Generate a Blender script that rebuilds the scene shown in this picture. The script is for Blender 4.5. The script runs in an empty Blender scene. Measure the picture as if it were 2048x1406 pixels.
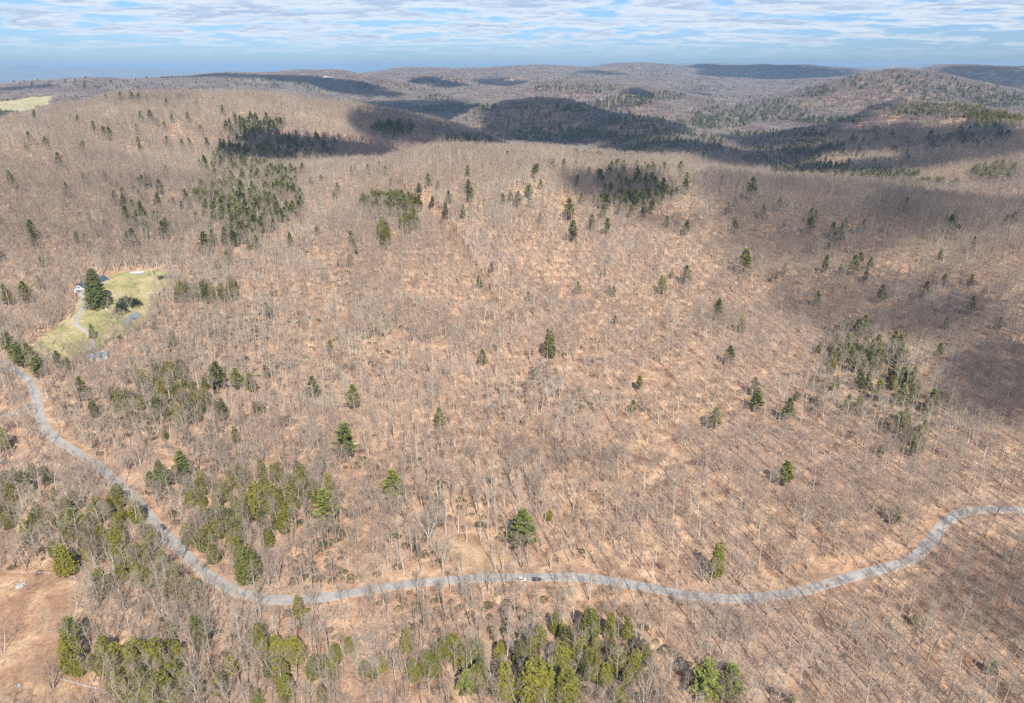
import bpy, math, random
import numpy as np
from mathutils import Vector
random.seed(7)
RNG = np.random.default_rng(11)
sc = bpy.context.scene
C = sc.collection
# ------------------------------------------------------------------ camera, sky, sun, exposure
F = 1365.0
PITCH = math.radians(22.7)
CAMZ = 265.0
cd = bpy.data.cameras.new('camera'); cam = bpy.data.objects.new('camera', cd); C.objects.link(cam)
cd.sensor_width = 36.0; cd.lens = F / 2048 * 36.0
cd.clip_start = 1.0; cd.clip_end = 400000.0
cam.location = (0, 0, CAMZ); cam.rotation_euler = (math.pi/2 - PITCH, 0, 0)
sc.camera = cam
SUN_EL = math.radians(45.0)
SUN_AZ = math.radians(16.0)          # sun stands behind the camera, this far to its right
SUNV = np.array([math.sin(SUN_AZ)*math.cos(SUN_EL), -math.cos(SUN_AZ)*math.cos(SUN_EL), math.sin(SUN_EL)])
sd = bpy.data.lights.new('sun', 'SUN'); so = bpy.data.objects.new('sun', sd); C.objects.link(so)
sd.energy = 4.9; sd.angle = math.radians(0.53); sd.color = (1.0, 0.95, 0.845)
so.rotation_euler = Vector(SUNV.tolist()).to_track_quat('Z', 'Y').to_euler()
so.location = (0, 0, 600)
sc.view_settings.view_transform = 'Standard'; sc.view_settings.look = 'None'
sc.view_settings.exposure = 0.45; sc.view_settings.gamma = 1.0
sc.cycles.use_denoising = False
sc.cycles.max_bounces = 5; sc.cycles.diffuse_bounces = 2; sc.cycles.glossy_bounces = 2
sc.cycles.transmission_bounces = 2; sc.cycles.transparent_max_bounces = 24; sc.cycles.volume_bounces = 0
sc.cycles.sample_clamp_indirect = 6.0

class NT:
    """small helper round a node tree"""
    def __init__(s, tree): s.t = tree; s.n = tree.nodes; s.l = tree.links
    def node(s, kind, **kw):
        nd = s.n.new(kind)
        for k, v in kw.items(): setattr(nd, k, v)
        return nd
    def put(s, sock, v):
        if hasattr(v, 'is_linked') or isinstance(v, bpy.types.NodeSocket): s.l.new(v, sock)
        elif v is not None: sock.default_value = v
    def math(s, op, a, b=None, c=None, clamp=False):
        m = s.node('ShaderNodeMath', operation=op, use_clamp=clamp)
        s.put(m.inputs[0], a)
        if b is not None: s.put(m.inputs[1], b)
        if c is not None: s.put(m.inputs[2], c)
        return m.outputs[0]
    def mix(s, fac, a, b, mode='MIX'):
        m = s.node('ShaderNodeMix', data_type='RGBA', blend_type=mode)
        s.put(m.inputs[0], fac); s.put(m.inputs[6], a); s.put(m.inputs[7], b)
        return m.outputs[2]
    def noise(s, vec, scale, detail=4, rough=0.55, dist=0.0):
        m = s.node('ShaderNodeTexNoise'); s.put(m.inputs['Vector'], vec)
        m.inputs['Scale'].default_value = scale; m.inputs['Detail'].default_value = detail
        m.inputs['Roughness'].default_value = rough; m.inputs['Distortion'].default_value = dist
        return m.outputs[0]
    def ramp(s, fac, stops):
        m = s.node('ShaderNodeValToRGB'); s.put(m.inputs[0], fac)
        e = m.color_ramp.elements
        while len(e) < len(stops): e.new(0.5)
        for k, (p, c) in enumerate(stops):
            e[k].position = p; e[k].color = tuple(c) + (1,) if len(c) == 3 else c
        return m.outputs[0]
    def smooth(s, v, lo, hi):
        m = s.node('ShaderNodeMapRange', interpolation_type='SMOOTHSTEP'); s.put(m.inputs[0], v)
        m.inputs[1].default_value = lo; m.inputs[2].default_value = hi
        return m.outputs[0]

w = bpy.data.worlds.new('World'); sc.world = w; w.use_nodes = True
W = NT(w.node_tree); W.n.clear()
sky = W.node('ShaderNodeTexSky', sky_type='NISHITA'); sky.sun_disc = False
sky.sun_elevation = SUN_EL; sky.sun_rotation = math.pi - SUN_AZ
sky.altitude = 300; sky.air_density = 1.0; sky.dust_density = 0.6; sky.ozone_density = 1.6
tc = W.node('ShaderNodeTexCoord'); sep = W.node('ShaderNodeSeparateXYZ'); W.l.new(tc.outputs['Generated'], sep.inputs[0])
zc = W.math('MAXIMUM', sep.outputs[2], 0.004)
inv = W.math('DIVIDE', 1.0, W.math('ADD', zc, 0.085))
cmb = W.node('ShaderNodeCombineXYZ')
W.l.new(W.math('MULTIPLY', sep.outputs[0], inv), cmb.inputs[0]); W.l.new(W.math('MULTIPLY', sep.outputs[1], inv), cmb.inputs[1])
cmb.inputs[2].default_value = 3.7
n1 = W.noise(cmb.outputs[0], 1.9, 9, 0.56, 0.1)
mp = W.node('ShaderNodeVectorMath', operation='ADD'); W.l.new(cmb.outputs[0], mp.inputs[0]); mp.inputs[1].default_value = (0.0, 0.08, 0.05)
n2 = W.noise(mp.outputs[0], 1.9, 9, 0.56, 0.1)
big = W.noise(cmb.outputs[0], 0.30, 2, 0.5)
cov = W.math('ADD', n1, W.math('ADD', W.math('MULTIPLY', W.math('SUBTRACT', big, 0.5), 0.35), 0.05))
hi = W.smooth(sep.outputs[2], 0.012, 0.085)      # clouds thin into the far air
cov = W.math('ADD', cov, W.math('MULTIPLY', W.math('SUBTRACT', hi, 0.75), 0.10))
mask = W.smooth(cov, 0.42, 0.55)
mask = W.math('MULTIPLY', mask, W.smooth(sep.outputs[2], 0.004, 0.040))
mask = W.math('MULTIPLY', mask, W.math('SUBTRACT', 1.0, W.math('MULTIPLY', W.smooth(sep.outputs[2], 0.14, 0.5), 0.8)))
lit = W.smooth(W.math('SUBTRACT', n1, n2), -0.06, 0.06)
thick = W.smooth(cov, 0.45, 0.60)
CL_W = (8.3, 9.0, 9.8, 1); CL_G = (4.7, 5.9, 7.8, 1)
shade = W.math('MULTIPLY', thick, W.math('SUBTRACT', 1.0, W.math('MULTIPLY', lit, 0.85)))
ccol = W.mix(shade, CL_W, CL_G)
skyb = W.mix(1.0, sky.outputs[0], (0.60, 0.87, 1.42, 1), 'MULTIPLY')
skyc = W.mix(W.math('MULTIPLY', mask, 0.9), skyb, ccol)
bg = W.node('ShaderNodeBackground'); W.l.new(skyc, bg.inputs[0]); bg.inputs[1].default_value = 0.075
wo = W.node('ShaderNodeOutputWorld'); W.l.new(bg.outputs[0], wo.inputs[0])

# ------------------------------------------------------------------ view geometry used for laying out the land
FWD = np.array([0, math.cos(PITCH), -math.sin(PITCH)]); UP = np.array([0, math.sin(PITCH), math.cos(PITCH)])
def ray(u, v):
    d = np.array([(u-1024)/F, 0, 0]) + UP*((703-v)/F) + FWD
    return d
def at(u, v, D):
    d = ray(u, v); t = D/math.hypot(d[0], d[1])
    return np.array([0, 0, CAMZ]) + d*t
def project(p):
    q = np.asarray(p, float) - np.array([0, 0, CAMZ]); z = q @ FWD
    return 1024 + F*q[..., 0]/z, 703 - F*(q @ UP)/z, z

# ------------------------------------------------------------------ noise and terrain height
def _hash(ix, iy, s):
    n = (ix*374761393 + iy*668265263 + s*974711) & 0x7fffffff
    n = ((n ^ (n >> 13))*1274126177) & 0x7fffffff
    return ((n ^ (n >> 16)) & 0xffff)/65535.0
def vnoise(x, y, s=0):
    ix = np.floor(x).astype(np.int64); iy = np.floor(y).astype(np.int64)
    fx = x-ix; fy = y-iy; fx = fx*fx*(3-2*fx); fy = fy*fy*(3-2*fy)
    a = _hash(ix, iy, s); b = _hash(ix+1, iy, s); c = _hash(ix, iy+1, s); d = _hash(ix+1, iy+1, s)
    return (a*(1-fx)+b*fx)*(1-fy) + (c*(1-fx)+d*fx)*fy - 0.5
# ridges: points (u, v, distance) along the crest as the photograph shows it, then width of the near and far flank, tree height
RIDGES = [
 ([(540,362,1120),(640,336,1200),(700,326,1230),(760,317,1250),(815,301,1250),(880,289,1250),(1000,290,1230),(1100,301,1200),(1200,316,1190),(1330,330,1180),(1420,344,1170),(1530,360,1150),(1700,374,1130),(1850,390,1110),(1990,399,1100),(2100,404,1090),(2400,425,1050)], 420, 300, 14),
 ([(-350,290,1300),(-100,262,1400),(0,243,1500),(60,236,1580),(120,224,1650),(200,199,1750),(270,188,1820),(330,189,1850),(450,190,1900),(560,192,1950),(640,204,1980),(720,212,2000),(800,224,2030),(870,243,2060),(950,268,2120),(1010,290,2150)], 480, 300, 13),
 ([(-300,168,4500),(0,163,4600),(100,158,4700),(180,157,4700),(260,155,4800),(350,150,4900),(430,150,5000),(500,152,5000),(560,157,5000)], 800, 800, 8),
 ([(520,160,5300),(600,150,5400),(680,148,5400),(730,155,5300),(760,165,5200),(800,180,5000),(850,196,4700)], 560, 600, 8),
 ([(720,152,8200),(800,142,8200),(870,140,8200),(930,138,8000),(1000,135,8000),(1050,131,7800),(1090,132,7800),(1150,138,7600),(1230,150,7300)], 1300, 1400, 0),
 ([(780,180,6200),(830,157,6200),(860,151,6200),(900,156,6200),(960,174,6000)], 600, 600, 0),
 ([(1130,142,9500),(1210,130,9500),(1280,129,9500),(1320,132,9400),(1400,150,9000),(1480,165,8500)], 1200, 1200, 0),
 ([(1330,139,11000),(1400,128,11000),(1450,129,11000),(1550,131,10800),(1640,134,10500),(1700,141,10000),(1760,160,9500)], 1500, 1500, 0),
 ([(1000,176,4900),(1060,168,4900),(1100,164,4800),(1180,161,4700),(1250,166,4600),(1320,180,4500),(1380,198,4300),(1420,220,4000),(1450,245,3800)], 420, 520, 5),
 ([(1200,205,3700),(1260,197,3700),(1330,210,3600),(1390,232,3400),(1430,255,3200)], 260, 300, 8),
 ([(905,244,2900),(960,216,2900),(1010,202,2900),(1070,196,2850),(1120,199,2800),(1170,216,2750),(1230,232,2700),(1290,243,2650),(1350,262,2550),(1400,280,2450),(1440,310,2300)], 300, 300, 10),
 ([(1420,225,5200),(1520,202,5000),(1600,182,4800),(1680,157,4600),(1730,144,4500),(1790,139,4500),(1840,144,4500),(1880,154,4500),(1950,172,4500),(2048,186,4500),(2300,200,4500)], 560, 600, 6),
 ([(1480,290,2600),(1560,272,2600),(1640,256,2600),(1700,241,2600),(1760,216,2600),(1820,203,2550),(1900,208,2500),(1970,222,2400),(2048,242,2300),(2300,280,2100)], 400, 360, 10),
 ([(1820,150,7500),(1880,133,7500),(1940,131,7500),(2000,134,7500),(2100,137,7500),(2400,135,7500)], 900, 1000, 0),
 ([(1270,131,26000),(1380,127,26000),(1450,126,26000),(1550,129,26000),(1640,132,26000),(1700,137,26000),(1780,130,27000),(1860,126,27000),(1940,131,27000),(2048,131,27000),(2300,128,27000)], 3000, 3000, 0),
 ([(-400,128,33000),(0,130,34000),(60,131,34000),(150,135,34000),(230,137,34000)], 4000, 4000, 0),
]
def base_h(x, y):
    D = np.hypot(x, y); az = np.degrees(np.arctan2(x, y))
    b = np.interp(D, [0,300,1000,1500,2600,3600,5000,7000,8500,11000,15000,30000,200000], [0,0,0,-12,-22,-14,8,62,95,60,-90,-120,-150])
    left = np.interp(az, [-40,-18,-8], [1,1,0])
    bl = np.interp(D, [0,1200,2000,2800,4200,5000,7000,11000,200000], [0,0,-5,12,45,60,0,-110,-150])
    b = b*(1-left) + bl*left
    return b
_R = []
for pts, wf, wb, th in RIDGES:
    P = np.array([at(u, v, D) for u, v, D in pts]); P[:, 2] -= th
    P2 = [P[0]]
    for a, b in zip(P[:-1], P[1:]):
        for t in (0.5, 1.0): P2.append(a*(1-t)+b*t)
    P = np.array(P2); A = P[:, 2] - base_h(P[:, 0], P[:, 1])
    _R.append((P, A, wf, wb))
def terrain(x, y, detail=True):
    x = np.atleast_1d(np.asarray(x, float)); y = np.atleast_1d(np.asarray(y, float))
    b = base_h(x, y); acc = np.zeros_like(x); D = np.hypot(x, y)
    for P, A, wf, wb in _R:
        lim = 3.2*max(wf, wb)
        lo = P[:, :2].min(0)-lim; hi_ = P[:, :2].max(0)+lim
        m = (x > lo[0]) & (x < hi_[0]) & (y > lo[1]) & (y < hi_[1])
        if not m.any(): continue
        xx = x[m]; yy = y[m]
        best = np.full(xx.shape, 1e30); ba = np.zeros(xx.shape); bs = np.zeros(xx.shape)
        for k in range(len(P)-1):
            ax, ay = P[k, :2]; bx, by = P[k+1, :2]; dx, dy = bx-ax, by-ay; L = dx*dx+dy*dy
            t = np.clip(((xx-ax)*dx+(yy-ay)*dy)/L, 0, 1)
            cx = ax+t*dx; cy = ay+t*dy; d2 = (xx-cx)**2+(yy-cy)**2
            n = d2 < best; best = np.where(n, d2, best)
            ba = np.where(n, A[k]*(1-t)+A[k+1]*t, ba); bs = np.where(n, np.hypot(xx, yy)-np.hypot(cx, cy), bs)
        wdt = np.where(bs < 0, wf, wb)
        h = np.maximum(ba, 0)*np.exp(-best/(wdt*wdt))
        acc[m] += h**4
    h = b + acc**0.25
    if detail:
        k = np.clip(D/900.0, 0.15, 1.0)
        far = np.clip((D-1500)/2500, 0, 1)*np.clip((14000-D)/4000, 0, 1)
        h = h + 9*k*vnoise(x/170, y/170, 1)*np.clip((D-350)/500, 0, 1) + 2.2*k*vnoise(x/55, y/55, 2) + 0.5*vnoise(x/19, y/19, 3)
        h = h + 34*far*vnoise(x/620+.3, y/620, 4) + 18*far*vnoise(x/260, y/260, 5)
        h = h + 60*np.clip((D-15000)/8000, 0, 1)*np.clip(vnoise(x/5200, y/2600, 6)+.12, 0, 1)
    return h
def hit(u, v, tmin=150.0, tmax=40000.0):
    """first point of the land met by the sight line through (u, v)"""
    d = ray(u, v); dh = math.hypot(d[0], d[1])
    D = np.geomspace(tmin, tmax, 900)
    X = d[0]/dh*D; Y = d[1]/dh*D; Z = CAMZ + d[2]/dh*D
    T = terrain(X, Y); m = np.nonzero(Z <= T)[0]
    if len(m) == 0: return None
    k = m[0]
    if k == 0: t = 0
    else:
        a = Z[k-1]-T[k-1]; b = Z[k]-T[k]; t = a/(a-b)
    k0 = max(k-1, 0)
    return np.array([X[k0]*(1-t)+X[k]*t, Y[k0]*(1-t)+Y[k]*t, T[k0]*(1-t)+T[k]*t])

# ------------------------------------------------------------------ materials
def mat(name):
    m = bpy.data.materials.new(name); m.use_nodes = True
    t = NT(m.node_tree); b = t.n['Principled BSDF']; b.inputs['Roughness'].default_value = 0.85
    b.inputs['Specular IOR Level'].default_value = 0.2
    return m, t, b
def plain(name, col, rough=0.6, spec=0.4, metal=0.0, vary=0.12, scale=2.0):
    m, t, b = mat(name)
    g = t.node('ShaderNodeNewGeometry'); n = t.noise(g.outputs['Position'], scale, 4)
    lo = tuple(c*(1-vary) for c in col)+(1,); hi_ = tuple(min(1, c*(1+vary)) for c in col)+(1,)
    t.l.new(t.mix(n, lo, hi_), b.inputs['Base Color'])
    b.inputs['Roughness'].default_value = rough; b.inputs['Specular IOR Level'].default_value = spec; b.inputs['Metallic'].default_value = metal
    return m
def bump(t, b, h, strength, dist):
    bp = t.node('ShaderNodeBump'); bp.inputs['Strength'].default_value = strength; bp.inputs['Distance'].default_value = dist
    t.l.new(h, bp.inputs['Height']); t.l.new(bp.outputs[0], b.inputs['Normal'])

M_GROUND, t, b = mat('leaf_litter')
g = t.node('ShaderNodeNewGeometry'); P_ = g.outputs['Position']
a1 = t.noise(P_, 0.012, 5, 0.6, 0.4); a2 = t.noise(P_, 0.11, 5, 0.6, 0.5); a3 = t.noise(P_, 0.9, 5, 0.65); a4 = t.noise(P_, 0.035, 3, 0.5)
c = t.ramp(a2, [(0.32, (0.24, 0.145, 0.095)), (0.5, (0.42, 0.265, 0.17)), (0.68, (0.64, 0.44, 0.28))])
c = t.mix(t.smooth(a1, 0.46, 0.66), c, t.ramp(a3, [(0.3, (0.28, 0.19, 0.14)), (0.7, (0.46, 0.33, 0.24))]))
c = t.mix(t.math('MULTIPLY', t.smooth(a4, 0.55, 0.72), 0.6), c, (0.24, 0.17, 0.125, 1))
c = t.mix(0.75, c, t.ramp(a3, [(0.30, (0.42, 0.38, 0.34)), (0.48, (1, 1, 1)), (0.68, (1.32, 1.28, 1.22))]), 'MULTIPLY')
ln = t.node('ShaderNodeVectorMath', operation='LENGTH'); t.l.new(P_, ln.inputs[0])      # beyond the last modelled trees the land is closed woodland and farms
wd = t.ramp(t.noise(P_, 0.0009, 6, 0.65), [(0.40, (0.17, 0.145, 0.135)), (0.58, (0.24, 0.20, 0.18)), (0.66, (0.36, 0.34, 0.24))])
c = t.mix(t.smooth(ln.outputs['Value'], 8200, 10200), c, wd)
t.l.new(c, b.inputs['Base Color']); b.inputs['Roughness'].default_value = 0.95; b.inputs['Specular IOR Level'].default_value = 0.05
bump(t, b, a3, 0.6, 0.5)

def grass_mat(name, c1, c2, c3, stripes=False):
    m, t, b = mat(name)
    g = t.node('ShaderNodeNewGeometry'); P_ = g.outputs['Position']
    n = t.noise(P_, 0.035, 4, 0.6, 0.6); f = t.noise(P_, 0.8, 4, 0.7)
    c = t.ramp(n, [(0.36, c1), (0.5, c2), (0.64, c3)])
    if stripes:
        wv = t.node('ShaderNodeTexWave', wave_type='BANDS', bands_direction='DIAGONAL'); t.l.new(P_, wv.inputs[0])
        wv.inputs['Scale'].default_value = 0.10; wv.inputs['Distortion'].default_value = 1.5; wv.inputs['Detail'].default_value = 2
        c = t.mix(t.math('MULTIPLY', wv.outputs[1], 0.20), c, c3+(1,))
    k_ = t.noise(P_, 0.22, 5, 0.7, 1.2)
    c = t.mix(0.8, c, t.ramp(k_, [(0.34, (0.62, 0.58, 0.55)), (0.5, (1, 1, 1)), (0.66, (1.22, 1.2, 1.18))]), 'MULTIPLY')
    c = t.mix(0.7, c, t.ramp(f, [(0.3, (0.62, 0.6, 0.58)), (0.7, (1.25, 1.25, 1.2))]), 'MULTIPLY')
    t.l.new(c, b.inputs['Base Color']); b.inputs['Specular IOR Level'].default_value = 0.05; bump(t, b, f, 0.5, 0.3)
    return m
M_LAWN = grass_mat('lawn_grass', (0.225, 0.235, 0.09), (0.36, 0.32, 0.15), (0.47, 0.385, 0.235), True)
M_MEADOW = grass_mat('dry_meadow', (0.27, 0.16, 0.105), (0.40, 0.25, 0.16), (0.58, 0.41, 0.26))
M_FIELD = grass_mat('pale_field', (0.34, 0.33, 0.17), (0.44, 0.39, 0.22), (0.54, 0.46, 0.29))
M_CLEAR = grass_mat('clearing_grass', (0.33, 0.21, 0.13), (0.47, 0.32, 0.20), (0.62, 0.45, 0.29))
M_DIRT = grass_mat('bare_earth', (0.50, 0.33, 0.23), (0.58, 0.42, 0.30), (0.68, 0.52, 0.38))

M_ROAD, t, b = mat('worn_asphalt')
g = t.node('ShaderNodeNewGeometry'); P_ = g.outputs['Position']
a = t.noise(P_, 0.12, 4, 0.6); f = t.noise(P_, 2.5, 4, 0.7); uvn = t.node('ShaderNodeUVMap'); sp = t.node('ShaderNodeSeparateXYZ'); t.l.new(uvn.outputs[0], sp.inputs[0])
c = t.ramp(a, [(0.3, (0.33, 0.31, 0.285)), (0.7, (0.46, 0.435, 0.405))])
c = t.mix(0.5, c, t.ramp(f, [(0.3, (0.7, 0.7, 0.7)), (0.7, (1.15, 1.15, 1.15))]), 'MULTIPLY')
tr = t.math('ABSOLUTE', t.math('SUBTRACT', sp.outputs[0], 0.5))           # 0 centre .. 0.5 edge
wheel = t.math('MULTIPLY', t.math('SUBTRACT', 1.0, t.smooth(t.math('ABSOLUTE', t.math('SUBTRACT', tr, 0.2)), 0.02, 0.10)), 0.25)
c = t.mix(wheel, c, (0.31, 0.29, 0.27, 1))
edge = t.smooth(t.math('ADD', tr, t.math('MULTIPLY', t.math('SUBTRACT', t.noise(P_, 0.5, 4), 0.5), 0.22)), 0.385, 0.47)
c = t.mix(edge, c, (0.46, 0.33, 0.23, 1))
vor = t.node('ShaderNodeTexVoronoi', feature='DISTANCE_TO_EDGE'); t.l.new(P_, vor.inputs[0]); vor.inputs['Scale'].default_value = 0.22
crk = t.math('MULTIPLY', t.math('SUBTRACT', 1.0, t.smooth(vor.outputs[0], 0.0, 0.03)), 0.45)
c = t.mix(crk, c, (0.17, 0.16, 0.15, 1))
t.l.new(c, b.inputs['Base Color'])

def bark(name, stops, lowfreq, spec=0.1):
    """bark and twig colour: varies from tree to tree and with the stand the tree grows in"""
    m, t, b = mat(name)
    oi = t.node('ShaderNodeObjectInfo'); g = t.node('ShaderNodeNewGeometry')
    c = t.ramp(oi.outputs['Random'], stops)
    n = t.noise(g.outputs['Position'], 0.008, 4, 0.6, 0.5)
    c = t.mix(t.smooth(n, 0.40, 0.60), c, t.mix(0.72, c, lowfreq))
    f = t.noise(g.outputs['Position'], 1.6, 2)
    c = t.mix(0.5, c, t.ramp(f, [(0.3, (0.75, 0.75, 0.75)), (0.7, (1.2, 1.2, 1.2))]), 'MULTIPLY')
    t.l.new(c, b.inputs['Base Color']); b.inputs['Specular IOR Level'].default_value = spec
    return m
M_BARK = bark('grey_bark', [(0.0, (0.26, 0.215, 0.175)), (0.35, (0.50, 0.44, 0.35)), (0.75, (0.70, 0.64, 0.54)), (1.0, (0.30, 0.24, 0.20))], (0.46, 0.38, 0.31, 1))
M_TWIG = bark('bare_twigs', [(0.0, (0.27, 0.195, 0.155)), (0.3, (0.40, 0.32, 0.245)), (0.65, (0.50, 0.43, 0.33)), (0.85, (0.31, 0.235, 0.19)), (1.0, (0.46, 0.40, 0.32))], (0.325, 0.250, 0.200, 1))
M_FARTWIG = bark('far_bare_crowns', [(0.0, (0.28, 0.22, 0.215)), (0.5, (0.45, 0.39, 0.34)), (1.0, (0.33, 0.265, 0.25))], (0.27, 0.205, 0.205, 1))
M_PTRUNK = plain('pine_bark', (0.20, 0.15, 0.115), 0.9, 0.1, scale=1.5)
def needles(name, stops, lowfreq):
    m, t, b = mat(name)
    oi = t.node('ShaderNodeObjectInfo'); g = t.node('ShaderNodeNewGeometry')
    c = t.ramp(oi.outputs['Random'], stops)
    f = t.noise(g.outputs['Position'], 0.9, 4, 0.7)
    c = t.mix(0.8, c, t.ramp(f, [(0.28, (0.5, 0.55, 0.5)), (0.5, (1, 1, 1)), (0.72, (1.5, 1.4, 1.2))]), 'MULTIPLY')
    t.l.new(c, b.inputs['Base Color']); b.inputs['Roughness'].default_value = 0.7; b.inputs['Specular IOR Level'].default_value = 0.25
    tl = t.node('ShaderNodeBsdfTranslucent'); t.l.new(c, tl.inputs[0]); mx = t.node('ShaderNodeMixShader'); mx.inputs[0].default_value = 0.22
    t.l.new(b.outputs[0], mx.inputs[1]); t.l.new(tl.outputs[0], mx.inputs[2]); t.l.new(mx.outputs[0], t.n['Material Output'].inputs[0])
    return m
M_HEM = needles('hemlock_needles', [(0.0, (0.17, 0.17, 0.035)), (0.35, (0.275, 0.25, 0.04)), (0.7, (0.21, 0.20, 0.045)), (1.0, (0.12, 0.135, 0.05))], 0)
M_PINE = needles('pine_needles', [(0.0, (0.20, 0.225, 0.07)), (0.5, (0.31, 0.325, 0.085)), (1.0, (0.16, 0.19, 0.065))], 0)
M_FARPINE = needles('far_evergreen', [(0.0, (0.10, 0.145, 0.045)), (0.5, (0.21, 0.23, 0.06)), (1.0, (0.14, 0.17, 0.045))], 0)
M_LAUREL = needles('laurel_leaves', [(0.0, (0.10, 0.115, 0.06)), (0.5, (0.14, 0.14, 0.08)), (1.0, (0.20, 0.165, 0.115))], 0)
M_BRUSH = bark('brush_stems', [(0.0, (0.35, 0.25, 0.19)), (0.5, (0.45, 0.33, 0.25)), (1.0, (0.38, 0.30, 0.24))], (0.4, 0.28, 0.21, 1))

# ------------------------------------------------------------------ mesh building
class MB:
    def __init__(s): s.v = []; s.f = []; s.m = []
    def add(s, vs, fs, mi=0):
        o = len(s.v); s.v.extend([tuple(map(float, p)) for p in vs]); s.f.extend([tuple(i+o for i in f) for f in fs]); s.m.extend([mi]*len(fs)); return s
    def box(s, x0, x1, y0, y1, z0, z1, mi=0, M=None):
        vs = [(x, y, z) for z in (z0, z1) for y in (y0, y1) for x in (x0, x1)]
        if M: vs = [M(p) for p in vs]
        return s.add(vs, [(0,2,3,1),(4,5,7,6),(0,1,5,4),(1,3,7,5),(3,2,6,7),(2,0,4,6)], mi)
    def tube(s, pts, rad, sides=4, mi=0, tip=True, cap=False):
        pts = [np.asarray(p, float) for p in pts]; rings = []; o = len(s.v); n = len(pts)
        for k, p in enumerate(pts):
            d = pts[min(k+1, n-1)]-pts[max(k-1, 0)]; d = d/(np.linalg.norm(d)+1e-9)
            a = np.cross(d, (0, 0, 1) if abs(d[2]) < 0.9 else (1, 0, 0)); a = a/np.linalg.norm(a); b = np.cross(d, a)
            if k == n-1 and tip: s.v.append(tuple(p)); rings.append([len(s.v)-1]); break
            r = []
            for j in range(sides):
                q = p + rad[k]*(a*math.cos(2*math.pi*j/sides)+b*math.sin(2*math.pi*j/sides)); s.v.append(tuple(q)); r.append(len(s.v)-1)
            rings.append(r)
        for r0, r1 in zip(rings[:-1], rings[1:]):
            for j in range(sides):
                j2 = (j+1) % sides
                if len(r1) == 1: s.f.append((r0[j], r0[j2], r1[0]))
                else: s.f.append((r0[j], r0[j2], r1[j2], r1[j]))
                s.m.append(mi)
        if cap:
            s.f.append(tuple(reversed(rings[0]))); s.m.append(mi)
            if len(rings[-1]) > 2: s.f.append(tuple(rings[-1])); s.m.append(mi)
        return s
    def mesh(s, name, mats, smooth=False):
        me = bpy.data.meshes.new(name); me.from_pydata(s.v, [], s.f); me.update()
        for m in (mats if isinstance(mats, (list, tuple)) else [mats]): me.materials.append(m)
        if isinstance(mats, (list, tuple)) and len(mats) > 1: me.polygons.foreach_set('material_index', s.m)
        if smooth: me.polygons.foreach_set('use_smooth', [True]*len(me.polygons))
        return me
    def build(s, name, mats, parent=None, smooth=False, label=None):
        o = bpy.data.objects.new(name, s.mesh(name, mats, smooth)); C.objects.link(o); o.parent = parent
        if label: o['label'] = label
        return o
def tag(o, label=None, cat=None, group=None, kind=None):
    if label: o['label'] = label
    if cat: o['category'] = cat
    if group: o['group'] = group
    if kind: o['kind'] = kind
    return o
def thing(name, loc, rz, label, cat, group=None):
    o = bpy.data.objects.new(name, None); C.objects.link(o); o.location = tuple(map(float, loc)); o.rotation_euler = (0, 0, rz)
    o.empty_display_size = 0.5
    return tag(o, label, cat, group)

# ------------------------------------------------------------------ the ground sheet
def ground():
    az_f = np.radians(np.arange(-52, 52.01, 0.22)); az_b = np.radians(np.arange(56, 304.1, 4.0))
    az = np.concatenate([az_f, az_b]); na = len(az)
    rr = np.concatenate([[40, 90, 140], np.geomspace(170, 9500, 470), np.geomspace(9800, 20000, 60), np.geomspace(20500, 150000, 46)])
    A, Rr = np.meshgrid(az, rr); X = Rr*np.sin(A); Y = Rr*np.cos(A)
    Z = terrain(X.ravel(), Y.ravel()).reshape(X.shape)
    V = np.column_stack([X.ravel(), Y.ravel(), Z.ravel()])
    V = np.vstack([V, [[0, 0, terrain(0, 0)[0]]]])
    nr = len(rr); i = np.arange(nr-1)[:, None]*na; j = np.arange(na)[None, :]; j2 = (j+1) % na
    q = np.stack([i+j, i+na+j, i+na+j2, i+j2], -1).reshape(-1, 4)
    tri = np.stack([np.full(na, len(V)-1), np.arange(na), (np.arange(na)+1) % na], -1)
    me = bpy.data.meshes.new('ground')
    nl = q.size+tri.size; me.vertices.add(len(V)); me.vertices.foreach_set('co', V.ravel())
    me.loops.add(nl); me.loops.foreach_set('vertex_index', np.concatenate([q.ravel(), tri.ravel()]).astype(np.int32))
    me.polygons.add(len(q)+len(tri))
    st = np.concatenate([np.arange(len(q))*4, q.size+np.arange(len(tri))*3]).astype(np.int32)
    me.polygons.foreach_set('loop_start', st)
    me.polygons.foreach_set('use_smooth', np.ones(len(q)+len(tri), bool))
    me.update(calc_edges=True); me.validate(); me.materials.append(M_GROUND)
    o = bpy.data.objects.new('ground', me); C.objects.link(o); tag(o, kind='structure')
    return o
ground()

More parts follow.
